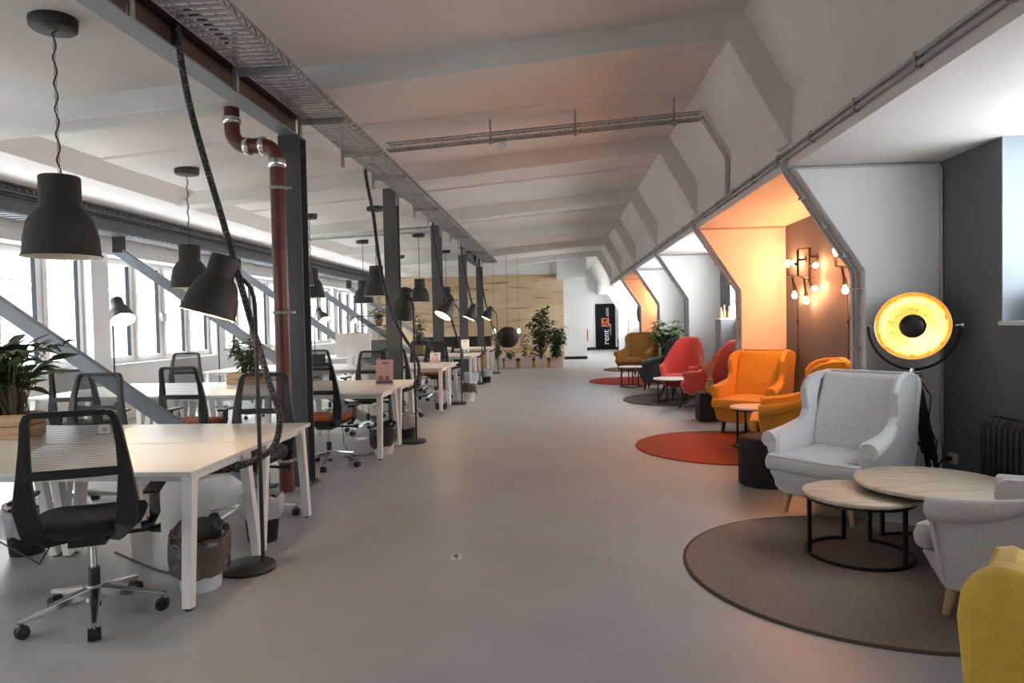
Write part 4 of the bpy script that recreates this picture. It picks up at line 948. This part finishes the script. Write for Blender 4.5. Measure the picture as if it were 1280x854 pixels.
# industrial pipe wall lamps with bare bulbs
def pipe_lamp(dy, label):
    t = thing('pipe_wall_lamp', label, 'wall lamp', (XR, dy, 0), 0, 'industrial pipe wall lamps'); X = -.09
    T = lambda pts, r=.013: obj('pipe', MB().tube([(X, y, z) for y, z in pts], r, 10), m_blackm, t)
    T([(.21, 2.33), (.21, 1.99), (-.20, 1.93), (-.20, 2.30), (.21, 2.33)], .014)
    T([(.21, 1.99), (.58, 2.02), (.58, 2.08)]); T([(.42, 2.005), (.36, 1.86)]); T([(.0, 1.96), (-.06, 1.78)]); T([(-.20, 2.08), (-.27, 2.082)]); T([(.21, 2.14), (.26, 2.15)]); T([(-.16, 1.93), (-.26, 1.84)])
    fl = MB()
    for y, z in ((.21, 2.2), (-.20, 2.2)): fl.cyl((X, y, z), (0, y, z), .013).cyl((-.012, y, z), (0, y, z), .04)
    obj('wall_flange', fl, m_blackm, t)
    for (y, z), (ey, ez) in (((.58, 2.08), (0, 1)), ((.36, 1.86), (-.2, -1)), ((-.06, 1.78), (-.2, -1)), ((-.27, 2.082), (-1, 0)), ((.26, 2.15), (1, .2)), ((-.26, 1.84), (-1, -.3))):
        d = Vector((0, ey, ez)).normalized(); p = Vector((X, y, z))
        so = obj('socket', MB().cyl(p, p + d * .055, .021), m_rust, t)
        M5 = Matrix.Translation(p + d * .055) @ d.to_track_quat('Z', 'Y').to_matrix().to_4x4()
        obj('bulb', MB().lathe([(.013, 0), (.016, .015), (.030, .045), (.031, .065), (.02, .088), (0, .094)], 16, M4=M5), m_bulb, so)
        l = bpy.data.lights.new('bulb_light', 'POINT'); l.energy = 24; l.color = (1, .225, .062); l.shadow_soft_size = .034
        lo = bpy.data.objects.new('bulb_light', l); C.objects.link(lo); lo.parent = t; lo.location = p + d * .11
    obj('power_cable', MB().tube([(X, .45, 2.0), (-.02, .47, 1.85), (-.012, .46, 1.5), (-.012, .455, 1.3), (-.012, .46, .9)], .005, 6).ball((-.015, .457, 1.42), .014, 8, 6, (1, 1, 2)), m_cable, t)
    return t
pl = pipe_lamp(8.65, 'pipe wall lamp with six glowing bare bulbs on the wall of the orange bay')
dup(pl, (XR, 7.10, 0), 0, 'second pipe wall lamp, mostly hidden behind the partition edge')
dup(pl, (XR, 20.15, 0), 0, 'pipe wall lamp lighting the far orange bay')

t = thing('cabinet', 'grey tall cabinet behind the red chairs at the bright bay window', 'cabinet', (2.98, 12.35, .013))
obj('body', MB().box(-.16, .13, -.2, .2, .0, 1.44), m_cab, t, bevel=.004); obj('top_board', MB().box(-.17, .13, -.21, .21, 1.44, 1.465), m_paper, t, bevel=.003); obj('door', MB().box(-.15, .125, -.212, -.2, .05, 1.42), m_cab, t, bevel=.003)
obj('handle', MB().box(.09, .11, -.225, -.212, .9, 1.05), m_chrome, t)
for i, (x, y, m_, h) in enumerate(((2.86, 12.25, m_bottle, .2), (2.93, 12.32, m_bottle, .24), (3.0, 12.25, m_bottle, .22), (3.06, 12.35, m_bottle, .2))):
    b = thing('bottle', 'small amber glass bottle on top of the grey cabinet', 'bottle', (x, y, 1.465), 0, 'amber bottles on the grey cabinet')
    obj('body', MB().lathe([(0, 0), (.026, 0), (.028, .01), (.028, h * .55), (.012, h * .72), (.012, h * .95), (0, h * .95)], 16), m_, b); obj('cap', MB().cyl((0, 0, h * .94), (0, 0, h), .013), m_paper, b)
t = thing('potted_plant', 'bushy olive green plant in a dark pot behind the charcoal armchair', 'plant', (2.50, 15.55, 0))
obj('pot', MB().lathe([(0, 0), (.13, 0), (.19, .42), (.175, .42), (.16, .38), (0, .37)], 24), m_poufm, t); bushy(t, .38, 1.08, .46, 46, 18, .19, .07, m_green2, .1, .009)

# ------------------------------------------------------------------ far end
xs = [(-2.2, -1.82), (-1.75, -1.39), (-1.26, -.87), (-.77, -.38), (-.28, .13)]
pl_lab = ['pale planter box with low ferns, beside the last desk leg', 'pale planter box with trailing fern under the hanging wicker nest', 'pale planter box in the middle of the row, small sprigs only', 'pale planter box holding the tall branching indoor tree', 'pale planter box with dense shrub at the right end of the row']
for i, (a, b) in enumerate(xs):
    t = thing('planter_box', pl_lab[i], 'planter', ((a + b) / 2, 21.9, 0), 0, 'pale planter boxes at the far end'); w = b - a
    bx = MB()
    for q in ((-w / 2, w / 2, 0, .015), (-w / 2, w / 2, .385, .4)): bx.box(q[0], q[1], q[2], q[3], .0, .33)
    for x in (-w / 2, w / 2 - .015): bx.box(x, x + .015, .015, .385, 0, .33)
    obj('box', bx, m_plantbox, t); obj('soil', MB().box(-w / 2 + .015, w / 2 - .015, .015, .385, .02, .29), m_soil, t)
    if i < 4: g = xs[i + 1][0] - b; obj('yellow_spacer', MB().box(w / 2 + .004, w / 2 + g - .004, .05, .3, .0, .21), m_yelp, t); obj('gap_shade_block', MB().box(w / 2 + .004, w / 2 + g - .004, .04, .3, .215, .30), m_black, t)  # black block stands in for the shade in the open gap
    h = MB()
    if i in (0, 1): bushy(t, .27, .34, .2, 14, 9, .12, .03)
    if i == 2: bushy(t, .27, .28, .06, 6, 3, .09, .04)
    if i == 3: bushy(t, .27, 1.72, .46, 34, 9, .22, .11, m_green, .28, .012)
    if i == 4: bushy(t, .27, 1.05, .26, 34, 10, .20, .10, m_green, .12, .009)
t = thing('potted_plant', 'slim leafy plant standing behind the row of planters near the armchair of cords', 'plant', (-1.12, 22.5, 0))
obj('pot', MB().lathe([(0, 0), (.1, 0), (.14, .26), (.125, .26), (.11, .24), (0, .23)], 18), m_terra, t); bushy(t, .24, .85, .12, 16, 4, .15, .06)
t = thing('hanging_wicker_chair', 'round dark wicker nest hanging on a cord before the wooden wall', 'hanging chair', (-1.72, 23.0, .60))
nest = []
for i in range(13):
    a = R(-70 + 160 * i / 12 * .95); nest.append((max(.0, .36 * math.cos(a)), .36 + .36 * math.sin(a)))
obj('wicker_shell', MB().lathe([(0, .02)] + nest, 28), m_wicker, t)
w_ = MB()
for i in range(14): a = 2 * PI * i / 14; w_.tube([(.362 * math.cos(R(q)) * math.cos(a), .362 * math.cos(R(q)) * math.sin(a), .36 + .362 * math.sin(R(q))) for q in range(-70, 86, 12)], .008, 5)
obj('wicker_ribs', w_, m_wicker, t)
obj('hanging_cord', MB().cyl((0, 0, .71), (0, 0, sl(-1.72) - .6), .006), m_cable, t)
t = thing('potted_plant', 'green leafy plant beside the hanging wicker nest', 'plant', (-2.02, 22.46, 0)); obj('pot', MB().lathe([(0, 0), (.12, 0), (.16, .3), (.145, .3), (.13, .27), (0, .26)], 18), m_terra, t); bushy(t, .28, 1.0, .16, 22, 7, .15, .06)
t = thing('cord_lounge_chair', 'low open lounge chair of brown cords on thin metal legs', 'chair', (-.72, 22.75, 0), face(-.8, -.5))
M6 = Matrix.Translation((0, .05, .50)) @ Matrix.Rotation(R(-38), 4, 'X') if 0 else Matrix.Translation((0, .05, .52)) @ Matrix.Rotation(R(40), 4, 'X')
sh = MB(); rows = []
for i in range(25):
    a = 2 * PI * i / 24; rows.append([M6 @ Vector((.36 * q * math.cos(a), .44 * q * math.sin(a), -.2 * (1 - q * q))) for q in (.12, .35, .6, .8, 1.0)])
for r_ in rows[:-1]: sh.tube(r_, .005, 5)
for i in range(24):
    sh.add([rows[i][1], rows[i][4], rows[i + 1][4], rows[i + 1][1]], [(0, 1, 2, 3)]) if i % 2 else None
obj('cord_seat', sh, M('brown cord', (.16, .09, .055), .8), t)
obj('hoop', MB().tube([r_[4] for r_ in rows], .011, 8), m_blackm, t)
for sx in (-1, 1):
    for y in (-.28, .3): obj('leg', MB().cyl((sx * .2, y * .5, .34), (sx * .28, y, .0), .009, n=8), m_blackm, t)
for x, lb in ((-1.33, 'bare glass bulb pendant hanging right of the wicker nest'), (-2.16, 'bare glass bulb pendant hanging left of the wicker nest')):
    t = thing('bulb_pendant', lb, 'pendant lamp', (x, 22.9, 1.05), 0, 'bare bulb pendants at the far end')
    obj('bulb', MB().lathe([(0, .04), (.04, .05), (.06, .09), (.045, .14), (.025, .2), (.02, .22)], 18), bulb_mat('lit clear bulb', (1, .85, .65), 1.2), t); obj('socket', MB().cyl((0, 0, .21), (0, 0, .28), .022), m_blackm, t); obj('cord', MB().cyl((0, 0, .28), (0, 0, sl(x) - 1.05), .004), m_cable, t)
t = thing('sideboard', 'low dark brown sideboard behind the last desk group', 'sideboard', (-3.5, 22.55, 0))
obj('carcass', MB().box(-1.25, 1.25, -.2, .2, .06, 1.0), m_wicker, t, bevel=.005); obj('top_board', MB().box(-1.27, 1.27, -.22, .22, 1.0, 1.025), m_poufm, t)
for i in range(4): obj('door', MB().box(-1.22 + .61 * i, -.64 + .61 * i, -.212, -.2, .1, .96), m_wicker, t, bevel=.003)
obj('plinth', MB().box(-1.2, 1.2, -.17, .17, 0, .06), m_black, t)
t = thing('drawer_unit', 'orange brown wooden drawer stack under the last desk at its aisle end', 'drawer unit', (-2.27, 19.42, 0))
obj('plinth', MB().box(-.2, .2, -.2, .2, 0, .09), m_black, t); obj('carcass', MB().box(-.21, .21, -.2, .22, .09, .64), m_pine, t)
for i in range(5): obj('drawer', MB().box(-.205, .205, -.222, -.2, .10 + .107 * i, .197 + .107 * i), m_pine, t, bevel=.004)

# sign, extinguisher and things in the corridor
t = thing('corridor_sign', 'tall black sign board with white and orange sideways lettering at the corridor end', 'sign', (2.31, 33.97, 0))
obj('panel', MB().box(-.485, .485, -.03, .02, .02, 2.27), m_signblk, t, bevel=.004)
def text(body, size, mat, x, z, off=0.0, par=None, y=-.034):
    c = bpy.data.curves.new('lettering', 'FONT'); c.body = body; c.size = size; c.extrude = .003; c.offset = off
    c.align_x = 'LEFT'; c.materials.append(mat)
    o = bpy.data.objects.new('lettering', c); C.objects.link(o); o.parent = par
    # faces -Y, text runs upwards
    ML = Matrix.Translation((x, y, z)) @ Matrix(((0, -1, 0, 0), (0, 0, -1, 0), (1, 0, 0, 0), (0, 0, 0, 1)))
    bpy.context.view_layer.update(); dg = bpy.context.evaluated_depsgraph_get()
    me = bpy.data.meshes.new_from_object(o.evaluated_get(dg)); bpy.data.objects.remove(o); me.transform(ML)
    o = bpy.data.objects.new('lettering', me); C.objects.link(o); o.parent = par
    return o
text('rent', .43, m_paper, .16, .25, .003, t)
text('.com', .24, m_paper, .16, 1.60, .002, t)
text('COWORKING', .085, m_paper, .28, .72, .001, t)
b_ = obj('speech_bubble', MB().box(-.19, .18, -.034, -.03, 1.14, 1.56).prism([(.18, 1.2), (.25, 1.2), (.18, 1.32)], 'y', -.034, -.03), m_orgprint, t)
text('24', .36, m_signblk, .11, 1.17, .003, t, -.038)
t = thing('fire_extinguisher', 'red fire extinguisher hanging on the white corridor wall', 'fire extinguisher', (1.19, 29.9, .55))
obj('cylinder', MB().lathe([(0, 0), (.08, 0), (.09, .03), (.09, .5), (.06, .58), (.03, .6), (0, .6)], 20), m_redp, t); obj('valve', MB().cyl((0, 0, .6), (0, 0, .68), .02).bar((0, 0, .67), (.02, -.12, .70), .02, .02), m_black, t)
obj('hose', MB().tube([(0, -.02, .63), (.06, -.1, .55), (.07, -.1, .3), (.05, -.1, .12)], .012), m_black, t); obj('bracket', MB().box(-.12, -.05, -.03, .03, .35, .42), m_zinc, t)
t = thing('potted_plant', 'leafy plant in a tall black planter down the corridor', 'plant', (2.76, 30.4, 0)); obj('pot', MB().frus((-.14, .14, -.14, .14), (-.17, .17, -.17, .17), 0, .62), m_black, t); bushy(t, .6, .55, .28, 14, 7, .14, .05)
t = thing('wall_disc', 'black oval disc on the white partition beside the far orange bay', 'wall decoration', (2.965, 24.785, 1.71))
obj('disc', MB().lathe([(0, .03), (.9, .03), (1.0, .015), (1.0, 0), (0, 0)], 40, M4=Matrix.Rotation(PI / 2, 4, 'X') @ Matrix.Diagonal((.145, .40, 1, 1))), m_black, t)
obj('mounting_ring', MB().lathe([(.3, .034), (.4, .036), (.4, .03)], 24, M4=Matrix.Rotation(PI / 2, 4, 'X') @ Matrix.Diagonal((.145, .40, 1, 1))), m_blackm, t)

# ------------------------------------------------------------------ outside the windows
t = thing('building', 'white house with grey tiled roof across the yard outside the windows', 'building', (-17, 0, 0))
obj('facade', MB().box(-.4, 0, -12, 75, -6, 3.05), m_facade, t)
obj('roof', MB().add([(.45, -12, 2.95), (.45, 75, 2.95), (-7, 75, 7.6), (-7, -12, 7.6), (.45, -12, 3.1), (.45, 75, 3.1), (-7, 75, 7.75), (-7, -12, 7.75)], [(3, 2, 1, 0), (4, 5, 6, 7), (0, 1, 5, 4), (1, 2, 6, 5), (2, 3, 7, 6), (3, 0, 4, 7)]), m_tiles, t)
obj('gutter', MB().tube([(.5, -12, 2.97), (.5, 75, 2.97)], .08, 8), m_zinc, t)
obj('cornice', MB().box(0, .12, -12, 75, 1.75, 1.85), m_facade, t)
for i in range(14):
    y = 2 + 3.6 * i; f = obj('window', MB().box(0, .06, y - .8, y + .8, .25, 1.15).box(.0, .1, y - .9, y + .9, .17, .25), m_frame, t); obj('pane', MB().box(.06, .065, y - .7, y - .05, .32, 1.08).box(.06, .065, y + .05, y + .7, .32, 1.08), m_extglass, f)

# ------------------------------------------------------------------ light and camera
w = bpy.data.worlds.new('World'); bpy.context.scene.world = w; w.use_nodes = True
bg = w.node_tree.nodes['Background']; bg.inputs['Color'].default_value = (.92, .965, 1.0, 1); bg.inputs['Strength'].default_value = SKY
def portal(loc, rot, sx, sy):
    l = bpy.data.lights.new('window_portal', 'AREA'); l.shape = 'RECTANGLE'; l.size = sx; l.size_y = sy; l.cycles.is_portal = True
    o = bpy.data.objects.new('window_portal', l); C.objects.link(o); o.location = loc; o.rotation_euler = rot
for i in range(len(PC) - 1): portal((XL - .3, PC[i] + D / 2, 1.8), (0, R(-90), 0), 1.8, D - .4)
for a, b in RW: portal((XR + .35, (a + b) / 2, 2.07), (0, R(90), 0), 1.3, b - a)

cam = bpy.data.cameras.new('camera'); co = bpy.data.objects.new('camera', cam); C.objects.link(co)
cam.sensor_width = 36; cam.lens = 853.33 / 1280 * 36; cam.clip_start = .05; cam.clip_end = 200
co.matrix_world = Matrix.Translation((0, 0, 1.5)) @ Matrix.Rotation(R(3.9229), 4, 'Z') @ Matrix.Rotation(R(90 - 1.6969), 4, 'X') @ Matrix.Rotation(R(-1.2), 4, 'Z')
sc = bpy.context.scene; sc.camera = co
sc.view_settings.view_transform = 'Standard'; sc.view_settings.look = 'None'; sc.view_settings.exposure = EXPO; sc.view_settings.gamma = 1; sc.view_settings.use_curve_mapping = False
cy = sc.cycles; cy.use_denoising = True; cy.max_bounces = 10; cy.diffuse_bounces = 5; cy.glossy_bounces = 4; cy.transparent_max_bounces = 16; cy.sample_clamp_indirect = 8; cy.caustics_reflective = False; cy.caustics_refractive = False; cy.use_light_tree = True
